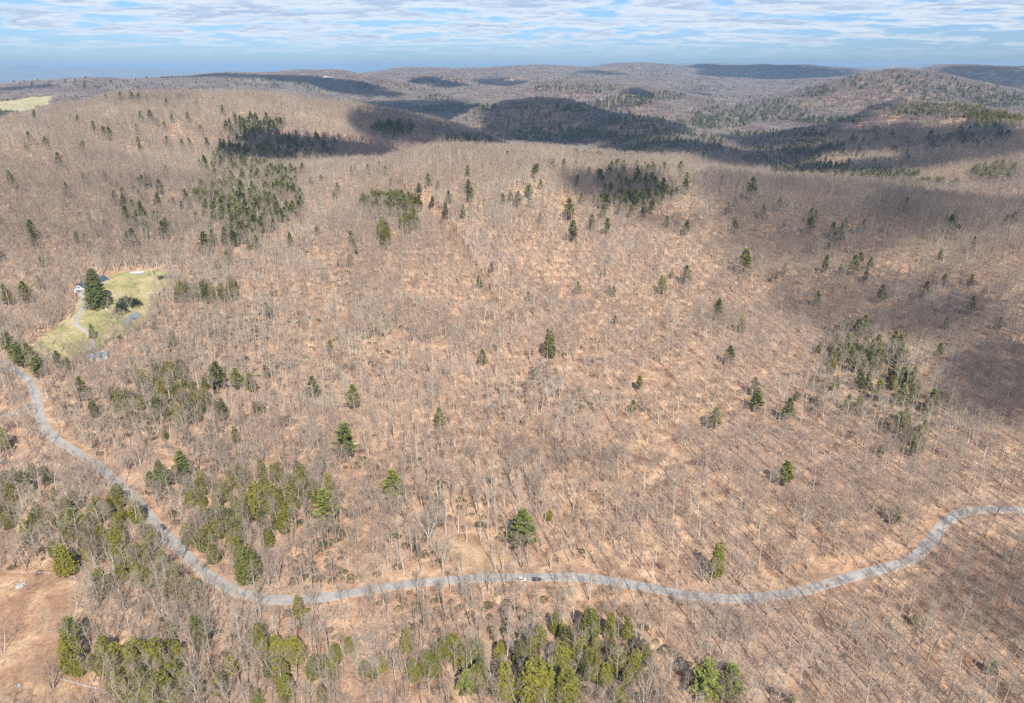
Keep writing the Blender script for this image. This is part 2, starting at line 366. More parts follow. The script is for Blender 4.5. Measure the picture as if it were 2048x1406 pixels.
# ------------------------------------------------------------------ roads, lawn, fields: sheets draped on the ground
def spline(P, step):
    P = np.asarray(P, float); out = []
    for k in range(len(P)-1):
        p0 = P[max(k-1, 0)]; p1 = P[k]; p2 = P[k+1]; p3 = P[min(k+2, len(P)-1)]
        n = max(2, int(np.linalg.norm(p2-p1)/step))
        for t in np.arange(n)/n:
            out.append(0.5*((2*p1)+(-p0+p2)*t+(2*p0-5*p1+4*p2-p3)*t*t+(-p0+3*p1-3*p2+p3)*t**3))
    out.append(P[-1]); return np.array(out)
def strip(name, px, width, material, lift, step=2.0, smoothing=9):
    P = np.array([hit(u, v)[:2] for u, v in px]); S = spline(P, step)
    k = np.ones(smoothing)/smoothing; pad = np.pad(S, ((smoothing//2,)*2, (0, 0)), 'edge')
    S = np.stack([np.convolve(pad[:, 0], k, 'valid'), np.convolve(pad[:, 1], k, 'valid')], -1)
    d = np.gradient(S, axis=0); d /= np.linalg.norm(d, axis=1)[:, None]; nrm = np.stack([-d[:, 1], d[:, 0]], -1)
    offs = np.linspace(-0.5, 0.5, 9); V = []; mb = MB(); wob = width*(1+0.12*vnoise(S[:, 0]/14, S[:, 1]/14, 8))
    XY = S[:, None, :]+nrm[:, None, :]*offs[None, :, None]*wob[:, None, None]
    Z = terrain(XY[..., 0].ravel(), XY[..., 1].ravel()).reshape(XY.shape[:2])+lift
    Zm = Z.mean(1, keepdims=True); Z = 0.6*Z+0.4*(Z*0+Zm); Z += lift*0.5
    edge = np.abs(offs) > 0.49; Z[:, edge] = terrain(XY[:, edge, 0].ravel(), XY[:, edge, 1].ravel()).reshape(-1, edge.sum())+0.03
    n, m = XY.shape[:2]; vs = np.concatenate([XY, Z[..., None]], -1).reshape(-1, 3)
    mb.v = [tuple(p) for p in vs.tolist()]
    for i in range(n-1):
        for j in range(m-1): a = i*m+j; mb.f.append((a, a+m, a+m+1, a+1))
    mb.m = [0]*len(mb.f); o = mb.build(name, material, smooth=True)
    uv = o.data.uv_layers.new(name='UVMap'); li = np.empty(len(o.data.loops), np.int32); o.data.loops.foreach_get('vertex_index', li)
    uvs = np.stack([(li % m)/(m-1), (li//m)*step/10.0], -1); uv.data.foreach_set('uv', uvs.ravel())
    tag(o, kind='structure'); return S
ROAD_PX = [(-60,712),(-20,718),(8,728),(34,741),(58,762),(72,790),(78,822),(86,850),(108,876),(148,902),(190,927),(230,962),(262,992),(300,1035),(335,1074),(370,1108),(405,1142),(440,1168),(490,1189),(540,1199),(600,1200),(680,1190),(760,1176),(850,1165),(950,1157),(1050,1154),(1130,1154),(1200,1159),(1300,1176),(1380,1191),(1450,1198),(1520,1194),(1600,1183),(1680,1160),(1750,1141),(1815,1123),(1850,1096),(1875,1062),(1900,1036),(1930,1023),(1980,1018),(2048,1021),(2140,1030)]
ROAD = strip('road', ROAD_PX, 7.2, M_ROAD, 0.16)
SIDE = strip('side_road', [(-40,838),(0,832),(35,825),(62,812),(76,800)], 5.0, M_ROAD, 0.12)
DRIVE = strip('driveway', [(160,586),(167,598),(168,612),(158,630),(151,645),(160,656),(176,666),(186,680),(184,694),(176,704)], 4.6, M_ROAD, 0.34, 1.5, 5)
FARR = [strip('valley_road', [(1375,282),(1390,290),(1402,302),(1412,312)], 9, M_DIRT, 1.2, 12, 3)]
ALLROAD = np.vstack([ROAD[::2], SIDE[::2]])

def inpoly(u, v, poly):
    u = np.asarray(u, float); v = np.asarray(v, float); c = np.zeros(u.shape, bool); n = len(poly)
    for i in range(n):
        x1, y1 = poly[i]; x2, y2 = poly[(i+1) % n]
        if y1 == y2: continue
        c ^= ((y1 > v) != (y2 > v)) & (u < (x2-x1)*(v-y1)/(y2-y1)+x1)
    return c
POLY = {
 'lawn': [(205,556),(245,545),(300,538),(348,546),(334,572),(312,596),(296,625),(286,652),(240,668),(215,682),(190,704),(130,724),(58,712),(75,680),(110,655),(142,628),(158,590),(185,575)],
 'meadow': [(-80,1150),(30,1146),(120,1152),(160,1168),(150,1210),(132,1270),(108,1300),(140,1352),(212,1372),(200,1450),(-80,1450)],
 'clearing': [(884,1090),(922,1064),(958,1068),(1000,1098),(1028,1128),(985,1140),(930,1132),(890,1118)],
 'field': [(-40,204),(30,201),(52,195),(112,192),(98,212),(74,218),(60,226),(44,233),(-40,226)],
 'field_strip': [(58,236),(70,228),(100,225),(84,232)],
 'earth_track': [(1172,202),(1195,201),(1216,214),(1224,226),(1212,225),(1204,212)],
}
def sheet(name, poly, material, lift, cell, wob):
    P = np.array([p for p in (hit(u, v) for u, v in poly) if p is not None])[:, :2]
    x0, y0 = P.min(0)-cell; x1, y1 = P.max(0)+cell
    nx = int((x1-x0)/cell)+1; ny = int((y1-y0)/cell)+1
    X, Y = np.meshgrid(x0+np.arange(nx+1)*cell, y0+np.arange(ny+1)*cell)
    cx = X[:-1, :-1]+cell/2; cy = Y[:-1, :-1]+cell/2
    wx = cx+wob*vnoise(cx/(wob*2), cy/(wob*2), 20)+wob*.5*vnoise(cx/(wob*.6), cy/(wob*.6), 22); wy = cy+wob*vnoise(cx/(wob*2), cy/(wob*2), 21)
    ins = inpoly(wx, wy, [tuple(p) for p in P])
    Z = terrain(X.ravel(), Y.ravel())+lift
    vs = np.column_stack([X.ravel(), Y.ravel(), Z]); w_ = nx+1
    idx = np.nonzero(ins.ravel())[0]; i = idx//nx; j = idx % nx; a = i*w_+j
    q = np.stack([a, a+1, a+w_+1, a+w_], -1); used, invq = np.unique(q.ravel(), return_inverse=True)
    mb = MB(); mb.v = [tuple(p) for p in vs[used].tolist()]; mb.f = [tuple(r) for r in invq.reshape(-1, 4).tolist()]; mb.m = [0]*len(mb.f)
    return tag(mb.build(name, material, smooth=True), kind='structure')
sheet('lawn', POLY['lawn'], M_LAWN, 0.22, 1.0, 3.0)
sheet('meadow', POLY['meadow'], M_MEADOW, 0.08, 0.8, 2.0)
sheet('clearing', POLY['clearing'], M_CLEAR, 0.08, 0.7, 4.0)
sheet('pale_field', POLY['field'], M_FIELD, 1.0, 8.0, 12.0)
sheet('pale_field_strip', POLY['field_strip'], M_FIELD, 1.0, 6.0, 6.0)
sheet('earth_track', POLY['earth_track'], M_DIRT, 2.0, 8.0, 6.0)

# ------------------------------------------------------------------ trees
def rot_about(v, axis, ang):
    axis = axis/np.linalg.norm(axis); return v*math.cos(ang)+np.cross(axis, v)*math.sin(ang)+axis*np.dot(axis, v)*(1-math.cos(ang))
def bare_tree(seed, H=18, form='upright', stems=1):
    r = random.Random(seed); T = MB(); K = MB()
    for s in range(stems):
        lean = r.uniform(0.02, 0.06) if stems == 1 else r.uniform(0.16, 0.3)
        la = r.uniform(0, 6.28) if stems == 1 else s*6.28/stems+r.uniform(-.4, .4)
        top = H*(r.uniform(.82, .95)); n = 7; pts = [np.array([0.25*math.cos(la)*(stems > 1), 0.25*math.sin(la)*(stems > 1), -1.0])]; x = pts[0].copy(); x[2] = 0
        r0 = (0.27 if form == 'upright' else 0.36)*(H/18)*(0.8 if stems > 1 else 1)
        for k in range(1, n+1):
            x = x+np.array([math.cos(la)*lean*top/n+r.gauss(0, .18), math.sin(la)*lean*top/n+r.gauss(0, .18), top/n]); pts.append(x.copy())
        rad = [r0*1.25]+[r0*(1-0.85*(k/n)**1.2) for k in range(1, n+1)]
        T.tube(pts, rad, 6)
        ptsA = np.array(pts); lo = {'upright': .45, 'oak': .28, 'pole': .6}[form]; nl = {'upright': 11, 'oak': 11, 'pole': 7}[form]
        if stems > 1: nl = 8
        for i in range(nl):
            f = lo+(1-lo)*(i+.5)/nl*0.97; z = f*top; k = min(int(f*n), n-1)
            p = ptsA[k+1 if k+1 <= n else n]*(f*n-k)+ptsA[k]*(1-(f*n-k)) if k > 0 else ptsA[1]
            az = i*2.4+r.uniform(-.5, .5)
            L = {'upright': .31, 'oak': .50, 'pole': .22}[form]*H*(1.05-0.6*(f-lo)/(1-lo))*r.uniform(.75, 1.2)
            el = {'upright': .62, 'oak': .40, 'pole': .75}[form]+0.45*(f-lo)/(1-lo)+r.uniform(-.15, .15)
            d = np.array([math.cos(az)*math.cos(el), math.sin(az)*math.cos(el), math.sin(el)]); q = p.copy(); lp = [q.copy()]
            for j in range(4):
                d = d+np.array([r.gauss(0, .16), r.gauss(0, .16), .10+r.gauss(0, .10)]); d /= np.linalg.norm(d); q = q+d*L/4; lp.append(q.copy())
            rl = max(r0*.42*(1.1-.6*f), .07)
            K.tube(lp, [rl, rl*.8, rl*.6, rl*.42, 0], 4)
            lpA = np.array(lp)
            for sidx in range(6):
                tf = .25+.75*(sidx+.5)/6; kk = min(int(tf*4), 3); b0 = lpA[kk]+(lpA[kk+1]-lpA[kk])*(tf*4-kk)
                dd = lpA[kk+1]-lpA[kk]; dd = dd/np.linalg.norm(dd)
                perp = np.cross(dd, np.array([r.gauss(0, 1), r.gauss(0, 1), r.gauss(0, 1)])); perp /= np.linalg.norm(perp)+1e-9
                bd = dd*.65+perp*.75+np.array([0, 0, .2]); bd /= np.linalg.norm(bd); BL = L*r.uniform(.28, .48)*(1.1-.4*tf)
                m1 = b0+bd*BL*.5+np.array([r.gauss(0, .1)]*3); m2 = m1+(bd+np.array([r.gauss(0, .2), r.gauss(0, .2), .2]))*BL*.5
                K.tube([b0, m1, m2], [rl*.42, rl*.28, 0], 3)
                for tw in range(8):
                    u_ = r.uniform(.15, 1.0); c0 = b0+(m1-b0)*u_*2 if u_ < .5 else m1+(m2-m1)*(u_*2-1)
                    td = bd*.6+np.array([r.gauss(0, .55), r.gauss(0, .55), r.gauss(.15, .4)]); td /= np.linalg.norm(td); TL = r.uniform(.7, 1.7)*H/18
                    side = np.cross(td, np.array([r.gauss(0, 1), r.gauss(0, 1), r.gauss(0, 1)])); side = side/np.linalg.norm(side)*.015
                    mid = c0+td*TL*.5+np.array([r.gauss(0, .08)]*3)
                    K.add([c0-side, c0+side, mid+side*.8, c0+td*TL, mid-side*.8], [(0, 1, 2, 4), (4, 2, 3)])
    return T, K
def conifer(seed, H=20, form='hemlock'):
    r = random.Random(seed); T = MB(); K = MB()
    lean = np.array([r.gauss(0, .25), r.gauss(0, .25), 0])
    T.tube([(0, 0, -1), (0, 0, H*.3), lean+(0, 0, H*.7), lean+(0, 0, H*.97)], [H*.017, H*.014, H*.007, 0.0], 6)
    def leaf(p, d, s):
        # a flat spray of needles: two crossed drooping blades
        d = d/np.linalg.norm(d); sd_ = np.cross(d, (0, 0, 1)); sd_ = sd_/(np.linalg.norm(sd_)+1e-6)
        a = r.uniform(-.5, .5); sd_ = rot_about(sd_, d, a)
        e = p+d*s; w_ = s*r.uniform(.34, .52)
        K.add([p, p+d*s*.45+sd_*w_, e, p+d*s*.45-sd_*w_], [(0, 1, 2, 3)])
    if form == 'pine':
        nw = 13
        for i in range(nw):
            f = .26+.72*i/(nw-1); z = H*f; nb = r.randint(4, 6); R0 = H*.22*(1-((f-.26)/.74)**1.6*.85)*r.uniform(.75, 1.15)
            for b in range(nb):
                if r.random() < .10: continue
                az = 6.283*b/nb+i*1.1+r.uniform(-.35, .35); L = R0*r.uniform(.65, 1.15); el = .10+.5*((f-.26)/.74)
                d = np.array([math.cos(az)*math.cos(el), math.sin(az)*math.cos(el), math.sin(el)]); p0 = lean*f+np.array([0, 0, z])
                K.tube([p0, p0+d*L*.6, p0+d*L+(0, 0, .05*L)], [.07, .045, 0], 3, mi=1)
                nt = max(14, int(L*13))
                for k in range(nt):
                    tt = r.uniform(.28, 1.03)**.8; q = p0+d*L*tt+np.array([r.gauss(0, .09*L), r.gauss(0, .09*L), r.gauss(0.12, .16)])
                    dd = np.array([math.cos(az)+r.gauss(0, .8), math.sin(az)+r.gauss(0, .8), r.gauss(.45, .35)]); leaf(q, dd, r.uniform(.6, 1.15)*H/20)
    elif form == 'spruce':
        nw = 30
        for i in range(nw):
            f = .07+.92*i/(nw-1); z = H*f; R0 = H*.27*(1-f)**.62+.25; nb = 11
            for b in range(nb):
                az = 6.283*b/nb+i*.9+r.uniform(-.3, .3); L = R0*r.uniform(.78, 1.12)
                d = np.array([math.cos(az), math.sin(az), -.05-.28*(1-f)]); p0 = np.array([0, 0, z])
                nt = max(4, int(L*3.6))
                for k in range(nt):
                    tt = r.uniform(.2, 1.05)**.7; q = p0+d*L*tt+np.array([r.gauss(0, .06*L), r.gauss(0, .06*L), r.gauss(0, .15)])
                    dd = np.array([math.cos(az)+r.gauss(0, .5), math.sin(az)+r.gauss(0, .5), r.gauss(-.25, .3)]); leaf(q, dd, r.uniform(.9, 1.6)*H/34)
    else:
        wide = {'hemlock': .20, 'slim': .13}[form]; n = {'hemlock': 1500, 'slim': 900}[form]; lobes = [(r.uniform(0, 6.28), r.uniform(.2, .95), r.uniform(.7, 1.25)) for _ in range(12)]
        for k in range(n):
            f = .10+.89*(1-math.sqrt(r.random()*.985)) if form == 'hemlock' else .08+.91*(1-r.random()**.6)
            az = r.uniform(0, 6.283); g_ = (1-f)**.62*min(1, .45+f*2.2)
            bumpv = 1.0
            for la, lf, lh in lobes:
                da = abs((az-la+math.pi) % 6.283-math.pi)
                if da < .8 and abs(f-lf) < .12: bumpv = lh
            tier = 1+.14*math.sin(f*46+az*2)
            R0 = H*wide*g_*bumpv*tier+.2; rr_ = R0*math.sqrt(r.uniform(.35, 1.0))
            q = lean*f+np.array([math.cos(az)*rr_, math.sin(az)*rr_, H*f])
            dd = np.array([math.cos(az)+r.gauss(0, .4), math.sin(az)+r.gauss(0, .4), r.gauss(-.15, .45)]); leaf(q, dd, r.uniform(.6, 1.2)*H/20)
        for k in range(22):
            f = .12+.8*k/22; az = k*2.4; L = H*wide*(1-f)**.62*.8
            K.tube([(0, 0, H*f), (math.cos(az)*L, math.sin(az)*L, H*f-.1)], [.06, 0], 3, mi=1)
    return T, K

BARE_FORMS = [('upright', 18, 1), ('upright', 17, 1), ('oak', 16, 1), ('upright', 20, 1), ('oak', 17, 1), ('pole', 17, 1), ('upright', 16, 2), ('oak', 15, 1), ('pole', 15, 1), ('oak', 16, 3)]
BARE = []
for i, (fm, H, st) in enumerate(BARE_FORMS):
    T, K = bare_tree(100+i, H, fm, st); BARE.append((T.mesh('bare_trunk', M_BARK), K.mesh('bare_crown', M_TWIG), H, fm))
CON = {}
for fm, mt, seeds in (('hemlock', M_HEM, 5), ('slim', M_HEM, 3), ('pine', M_PINE, 5), ('spruce', M_PINE, 1)):
    for i in range(seeds):
        H = {'hemlock': 16, 'slim': 16, 'pine': 20, 'spruce': 36}[fm]
        T, K = conifer(300+i*7+len(fm), H, fm)
        CON.setdefault(fm, []).append((T.mesh('conifer_trunk', M_PTRUNK), K.mesh('conifer_crown', [mt, M_PTRUNK]), H))

def scatter(name, groups, pts, rotz, scl, kind='stuff', tilt=0.05, grove=None):
    """one object whose points carry copies of the source meshes; groups: lists of sources, grove: which list each point draws from"""
    n = len(pts); me = bpy.data.meshes.new(name); me.vertices.add(n); me.vertices.foreach_set('co', np.asarray(pts, np.float32).ravel())
    o = bpy.data.objects.new(name, me); C.objects.link(o); tag(o, kind=kind)
    if grove is None: groups = [groups]; grove = np.zeros(n, int)
    ra = me.attributes.new('turn', 'FLOAT_VECTOR', 'POINT')
    rot = np.column_stack([RNG.normal(0, tilt, n), RNG.normal(0, tilt, n), rotz]); ra.data.foreach_set('vector', rot.astype(np.float32).ravel())
    sa = me.attributes.new('size', 'FLOAT_VECTOR', 'POINT'); sa.data.foreach_set('vector', np.asarray(scl, np.float32).ravel())
    va = me.attributes.new('variant', 'INT', 'POINT'); va.data.foreach_set('value', RNG.integers(0, 1000, n).astype(np.int32))
    for k in range(len(groups)):
        ga = me.attributes.new(f'grove{k}', 'BOOLEAN', 'POINT'); ga.data.foreach_set('value', np.asarray(grove) == k)
    ng = bpy.data.node_groups.new(name, 'GeometryNodeTree')
    ng.interface.new_socket('Geometry', in_out='INPUT', socket_type='NodeSocketGeometry'); ng.interface.new_socket('Geometry', in_out='OUTPUT', socket_type='NodeSocketGeometry')
    N = ng.nodes; Lk = ng.links; gi = N.new('NodeGroupInput'); go = N.new('NodeGroupOutput'); m2p = N.new('GeometryNodeMeshToPoints'); alls = N.new('GeometryNodeJoinGeometry')
    Lk.new(gi.outputs[0], m2p.inputs[0]); Lk.new(alls.outputs[0], go.inputs[0])
    def attr(nm, ty):
        a = N.new('GeometryNodeInputNamedAttribute'); a.data_type = ty; a.inputs[0].default_value = nm; return a.outputs[0]
    e2r = N.new('FunctionNodeEulerToRotation'); Lk.new(attr('turn', 'FLOAT_VECTOR'), e2r.inputs[0])
    for k, sources in enumerate(groups):
        iop = N.new('GeometryNodeInstanceOnPoints'); jn = N.new('GeometryNodeJoinGeometry')
        for src_ in sources:
            j = N.new('GeometryNodeJoinGeometry'); g2i = N.new('GeometryNodeGeometryToInstance')
            for ob in src_:
                oi = N.new('GeometryNodeObjectInfo'); oi.inputs['Object'].default_value = ob; oi.transform_space = 'ORIGINAL'; Lk.new(oi.outputs['Geometry'], j.inputs[0])
            Lk.new(j.outputs[0], g2i.inputs[0]); Lk.new(g2i.outputs[0], jn.inputs[0])
        Lk.new(m2p.outputs[0], iop.inputs['Points']); Lk.new(jn.outputs[0], iop.inputs['Instance']); iop.inputs['Pick Instance'].default_value = True
        Lk.new(attr(f'grove{k}', 'BOOLEAN'), iop.inputs['Selection']); Lk.new(attr('variant', 'INT'), iop.inputs['Instance Index'])
        Lk.new(e2r.outputs[0], iop.inputs['Rotation']); Lk.new(attr('size', 'FLOAT_VECTOR'), iop.inputs['Scale']); Lk.new(iop.outputs[0], alls.inputs[0])
    md = o.modifiers.new('scatter', 'NODES'); md.node_group = ng
    return o
def src(name, me): return bpy.data.objects.new(name, me)     # a mesh holder that stays out of the scene
def jgrid(x0, x1, y0, y1, s, jit=0.85):
    X, Y = np.meshgrid(np.arange(x0, x1, float(s)), np.arange(y0, y1, float(s))); X = X.ravel().copy(); Y = Y.ravel().copy()
    X += RNG.uniform(-.5, .5, X.shape)*s*jit; Y += RNG.uniform(-.5, .5, Y.shape)*s*jit; return X, Y
def road_dist(x, y):
    d = np.full(x.shape, 1e9)
    for p in ALLROAD: d = np.minimum(d, (x-p[0])**2+(y-p[1])**2)
    return np.sqrt(d)

# listed evergreens: (u, v of the foot, height in photo pixels, form)
L = []
def add(form, s):
    for q in s.split():
        u, v, h = q.split(','); L.append((float(u), float(v), float(h), form))
add('hemlock', '137,1148,65 42,1148,22 208,1088,42 287,1080,36 307,1097,38 299,1137,36 331,1150,52 160,1348,42 236,1348,52 273,1352,58 290,1392,62 335,1405,62 308,1432,62 362,1428,48 342,1278,42 440,1388,45 468,1347,36 403,1380,26 574,1397,46 499,1162,74 386,1067,36 455,1062,30 417,1092,46 538,1092,38 547,1025,62 444,837,44 318,830,38 243,810,32 362,847,30 290,778,36 445,907,32 407,972,36 497,962,30 605,968,44 582,978,32 10,897,44 240,1012,48 6,988,52 110,992,20 347,690,28 1178,1276,60 1122,1338,52 1011,1394,62 1069,1404,78 1050,1396,58 1088,1406,72 1131,1418,72 1112,1264,40 700,1304,30 1237,1412,36 241,1100,54 70,955,34 1226,1306,26 888,1310,36 876,1322,36 480,1040,40 560,1050,40 430,1125,40 395,1090,36 590,1020,36 620,985,30 345,1190,30 330,880,22')
add('slim', '327,1352,78 402,1294,66 524,1312,66 600,1234,44 516,830,26 516,1035,78 664,1003,60 191,834,42 811,1282,26 929,1338,46 1173,1340,46 1219,1277,50 1254,1277,46 1430,1152,70 1099,714,60 526,957,42 1324,584,30 646,1407,36 1343,554,12 1482,662,26 768,496,40 764,470,34 1095,1039,24 473,887,38 1828,797,36 1661,746,28 1637,703,16')
add('pine', '210,1190,56 154,1070,54 150,1292,60 516,1410,30 369,952,52 367,972,46 328,978,58 306,978,36 382,845,32 438,780,54 476,777,40 506,782,32 655,1052,72 694,917,70 168,794,36 30,717,42 50,742,44 72,759,46 62,727,36 82,747,32 20,700,34 1045,1100,76 1397,1392,52 932,1387,42 1786,1047,34 1408,1398,72 1457,1398,62 1825,1250,22 1984,1352,32 1277,778,22 710,817,46 788,999,58 881,852,32 1575,840,42 1428,857,36 1511,822,36 1567,973,52 1372,567,30 1434,640,36 1225,592,16 1582,1408,20 1145,482,40 1184,460,26 1137,438,36 1205,434,22 1212,467,26 1283,439,20 1302,427,26 1310,410,24 1325,397,40 1289,377,22 1292,397,18 1239,372,20 1228,407,18 1332,454,18 1371,469,24 1470,467,26 1487,547,48 1502,397,38 1469,412,14 1455,429,20 1525,437,22 1443,370,15 1410,374,14 1427,357,14 1360,354,28 1330,350,22 1232,355,15 1248,354,12 1177,349,12 1200,367,24 1129,340,18 1101,334,14 1043,336,14 1062,329,12 1075,349,18 1080,377,14 1054,387,12 1081,444,14 1017,323,18 1676,387,15 1695,388,9 1557,420,20 1618,444,22 1630,444,20 1731,414,18 1767,462,16 1614,504,16 1657,498,16 1669,497,16 1649,542,26 1703,547,32 1720,527,18 1738,537,18 1680,545,12 1548,562,20 1568,547,15 1728,564,18 1877,525,20 1846,592,24 1941,570,16 1758,604,28 1886,567,15 1939,627,28 1992,657,16 1875,712,22 1889,657,16 1688,657,16 1693,692,24 1661,720,24 1735,737,30 1720,730,22 1737,750,22 1784,760,26 1811,767,20 1757,787,20 1853,827,26 1815,877,18 1822,912,30 1840,907,20 1758,912,24 1719,812,20 7,522,20 88,534,16 81,577,20 18,609,34 55,607,38 181,445,16 213,457,16 173,492,20 222,370,12 236,377,10 266,365,14 268,382,14 286,377,22 300,374,18 321,387,18 318,419,28 287,442,28 292,462,20 296,477,18 259,449,16 270,492,30 257,492,24 310,442,16 322,444,18 331,477,30 325,472,20 336,457,18 348,409,12 365,416,10 379,417,14 374,402,20 391,399,18 361,352,10 430,437,30 420,427,26 413,507,38 430,492,28 422,462,14 458,507,20 470,492,28 499,500,16 465,467,18 480,457,20 451,462,14 120,737,30 143,742,22 866,414,18 892,430,20 926,434,20 842,422,18 706,424,14 704,487,20 712,507,14 635,470,14 583,492,22 676,387,18 671,405,18 704,350,14 736,347,16 758,342,16 772,349,14 642,367,14 623,372,16 597,400,14 878,309,14 783,367,10 745,389,10 838,384,14 876,376,12 539,427,28 575,437,28 590,427,22 520,432,24 548,460,20 1511,790,30 1590,800,14')
add('pine', '24,706,36 38,728,40 46,734,38 66,752,40 78,757,42 58,745,38 70,735,36')
add('hemlock', '396,442,20 465,417,26 485,402,18 450,382,18 457,527,24 436,537,16 360,602,28 375,600,30 395,592,22 425,600,28 412,577,12 470,577,18 450,602,20 465,600,18 700,532,22 540,397,20 1661,700,18 1784,778,24 1758,800,22')
NAMED = {(1045,1100): 'broad bright green pine alone above the road, casting a dark shadow to its left',
 (1099,714): 'lone slim pointed evergreen in the middle of the bare hillside',
 (600,1234): 'small pointed evergreen at the lower edge of the road left of the long straight',
 (788,999): 'lone green pine on the slope above the road, left of the grassy clearing',
 (694,917): 'tall narrow pine in bare woods above the evergreen clump by the road bend',
 (655,1052): 'tall dark pine at the right end of the evergreen clump above the road',
 (499,1162): 'wide round hemlock at the inner side of the road bend, lowest of its clump',
 (1430,1152): 'slender evergreen above the road on the right, half hidden by bare branches',
 (1567,973): 'lone pine on the sunlit slope well above the right end of the road',
 (1575,840): 'bushy lone pine in bare woods left of the dark evergreen band on the right slope',
 (1428,857): 'tilted little pine alone on the middle right slope',
 (1277,778): 'tiny dark evergreen tip among bare crowns right of the lone slim evergreen',
 (1372,567): 'bright green pine on the palest sunlit patch of the hillside',
 (1324,584): 'thin dark evergreen column left of the bright pine on the pale patch',
 (1434,640): 'yellow green pine on the lower edge of the pale sunlit patch',
 (1145,482): 'bright yellow green pine at the edge of the shaded hilltop trees',
 (1502,397): 'tall dark pine sticking up near the right skyline of the main hill',
 (1095,1039): 'small green evergreen tip just right of the broad lone pine above the road',
 (710,817): 'slim light green pine alone in bare woods left of centre',
 (881,852): 'sparse pale pine alone in bare woods between clearing and hilltop',
 (1786,1047): 'small dark pine left of where the road bends out of the frame',
 (210,1190): 'dark green pine to the right of the meadow corner',
 (150,1292): 'dark broad evergreen at the right edge of the brown meadow',
 (327,1352): 'tallest pointed hemlock of the bottom left clump',
 (1178,1276): 'bright conical hemlock heading the row of three below the road',
 (1219,1277): 'middle hemlock of the row of three below the road',
 (1254,1277): 'right hand hemlock of the row of three below the road',
 (524,1312): 'slender column hemlock alone below the road bend',
 (402,1294): 'slender hemlock left of the column hemlock below the road bend',
 (137,1148): 'tall yellow green hemlock at the top edge of the brown meadow'}
EL = []
def place_ev(u, v, hp, form):
    up_ = 4.5 if v < 690 else (3.0 if v < 860 else 0.0)      # far off only the part above the bare crowns shows: the foot is lower
    p = hit(u, v+up_*.55)
    if p is None: return
    _, _, z = project(p); dep = math.atan2(CAMZ-p[2], math.hypot(p[0], p[1]))
    h = hp*z/(F*math.cos(dep))*(.97 if dep > .5 else 1)+up_*(1 if hp < 40 else .4)
    EL.append([p[0], p[1], p[2], float(np.clip(h, 6, 34)), form, hp, NAMED.get((int(u), int(v)))])
for q in L: place_ev(*q)
spp = hit(198, 611); 
# evergreen stands: centre, half axes in the photo, number, form
STANDS = [(785,420,60,17,110,'hemlock'),(820,452,18,20,28,'hemlock'),(785,420,58,15,30,'pine'),(768,475,9,22,16,'hemlock'),(510,262,60,18,80,'pine'),(560,300,120,22,110,'pine'),(480,320,60,20,50,'pine'),(555,345,60,28,60,'pine'),(450,385,55,24,24,'hemlock'),(545,390,50,36,34,'pine'),(480,350,90,22,46,'pine'),
 (785,262,45,12,70,'pine'),(1240,312,95,9,90,'hemlock'),(1300,340,80,14,22,'pine'),(1260,400,70,40,26,'pine'),(300,430,70,60,14,'pine'),(300,190,45,3,22,'pine'),(190,205,80,6,20,'pine'),(420,195,100,3,12,'pine'),(300,265,280,60,40,'pine'),
 (960,285,80,8,70,'far'),(1300,290,80,15,170,'far'),(1120,275,120,12,220,'far'),(1330,262,90,15,150,'far'),(1180,222,70,12,60,'far'),(1270,245,60,8,80,'far'),(1400,292,50,20,90,'far'),(1560,320,80,20,190,'far'),(1620,347,80,12,170,'far'),(1750,358,90,9,150,'far'),
 (1560,276,100,9,130,'far'),(1620,302,60,14,90,'far'),(1900,227,120,12,260,'hemlock'),(1990,247,60,12,140,'hemlock'),(1840,207,60,4,60,'far'),(1885,288,40,18,40,'far'),(1960,280,60,20,60,'far'),(1990,350,50,18,80,'hemlock'),(1860,375,60,5,60,'hemlock'),
 (920,222,75,9,300,'far'),(870,200,35,5,70,'far'),(1500,232,120,18,330,'far'),(1650,246,70,7,150,'far'),(1440,250,60,14,150,'far'),(1500,205,90,12,130,'far'),(1620,187,50,10,60,'far'),(1310,196,60,9,150,'far'),(1250,208,60,12,120,'far'),(1150,180,90,8,100,'far'),(1400,182,70,6,90,'far'),
 (2000,208,60,10,120,'far'),(14,236,26,7,110,'far'),(880,175,90,12,70,'far'),(1000,160,200,14,140,'far'),(650,175,120,12,90,'far'),(300,170,280,14,140,'far'),(1640,170,100,14,60,'far'),(1250,150,120,8,120,'far'),(1800,170,120,22,70,'far'),(1950,190,110,14,110,'far'),(1500,165,160,14,160,'far'),(1100,240,160,30,50,'far'),(1700,300,160,40,60,'far'),(1450,300,120,24,80,'far'),
 (510,1015,130,62,46,'hemlock'),(430,1095,60,36,14,'hemlock'),(330,800,120,55,34,'hemlock'),(230,1090,110,60,20,'hemlock'),(60,1000,70,90,8,'hemlock'),(1745,740,75,60,26,'far'),(1690,690,40,40,10,'far'),(1830,850,40,50,10,'pine'),(490,440,65,50,60,'pine'),(440,400,50,40,24,'hemlock'),(520,360,70,18,50,'hemlock'),(560,420,50,30,26,'pine'),(480,470,50,40,20,'pine'),(420,590,70,18,18,'hemlock'),(1180,1330,150,45,16,'hemlock'),(940,1340,110,40,12,'hemlock'),(290,1360,110,50,34,'hemlock'),(210,1080,140,70,26,'hemlock'),(300,1180,120,60,14,'hemlock'),(40,1060,60,80,10,'hemlock'),(600,1330,90,50,10,'hemlock'),(1290,380,90,40,30,'pine'),(480,1030,110,60,18,'hemlock'),(330,810,110,60,14,'hemlock'),(200,1340,90,50,8,'hemlock'),(1150,1330,160,50,8,'hemlock'),(820,1340,110,40,8,'hemlock'),(1750,770,90,80,14,'pine'),(1000,700,900,160,16,'pine'),(1100,380,260,50,24,'pine'),(1800,480,240,60,14,'pine'),(150,400,200,120,16,'pine')]
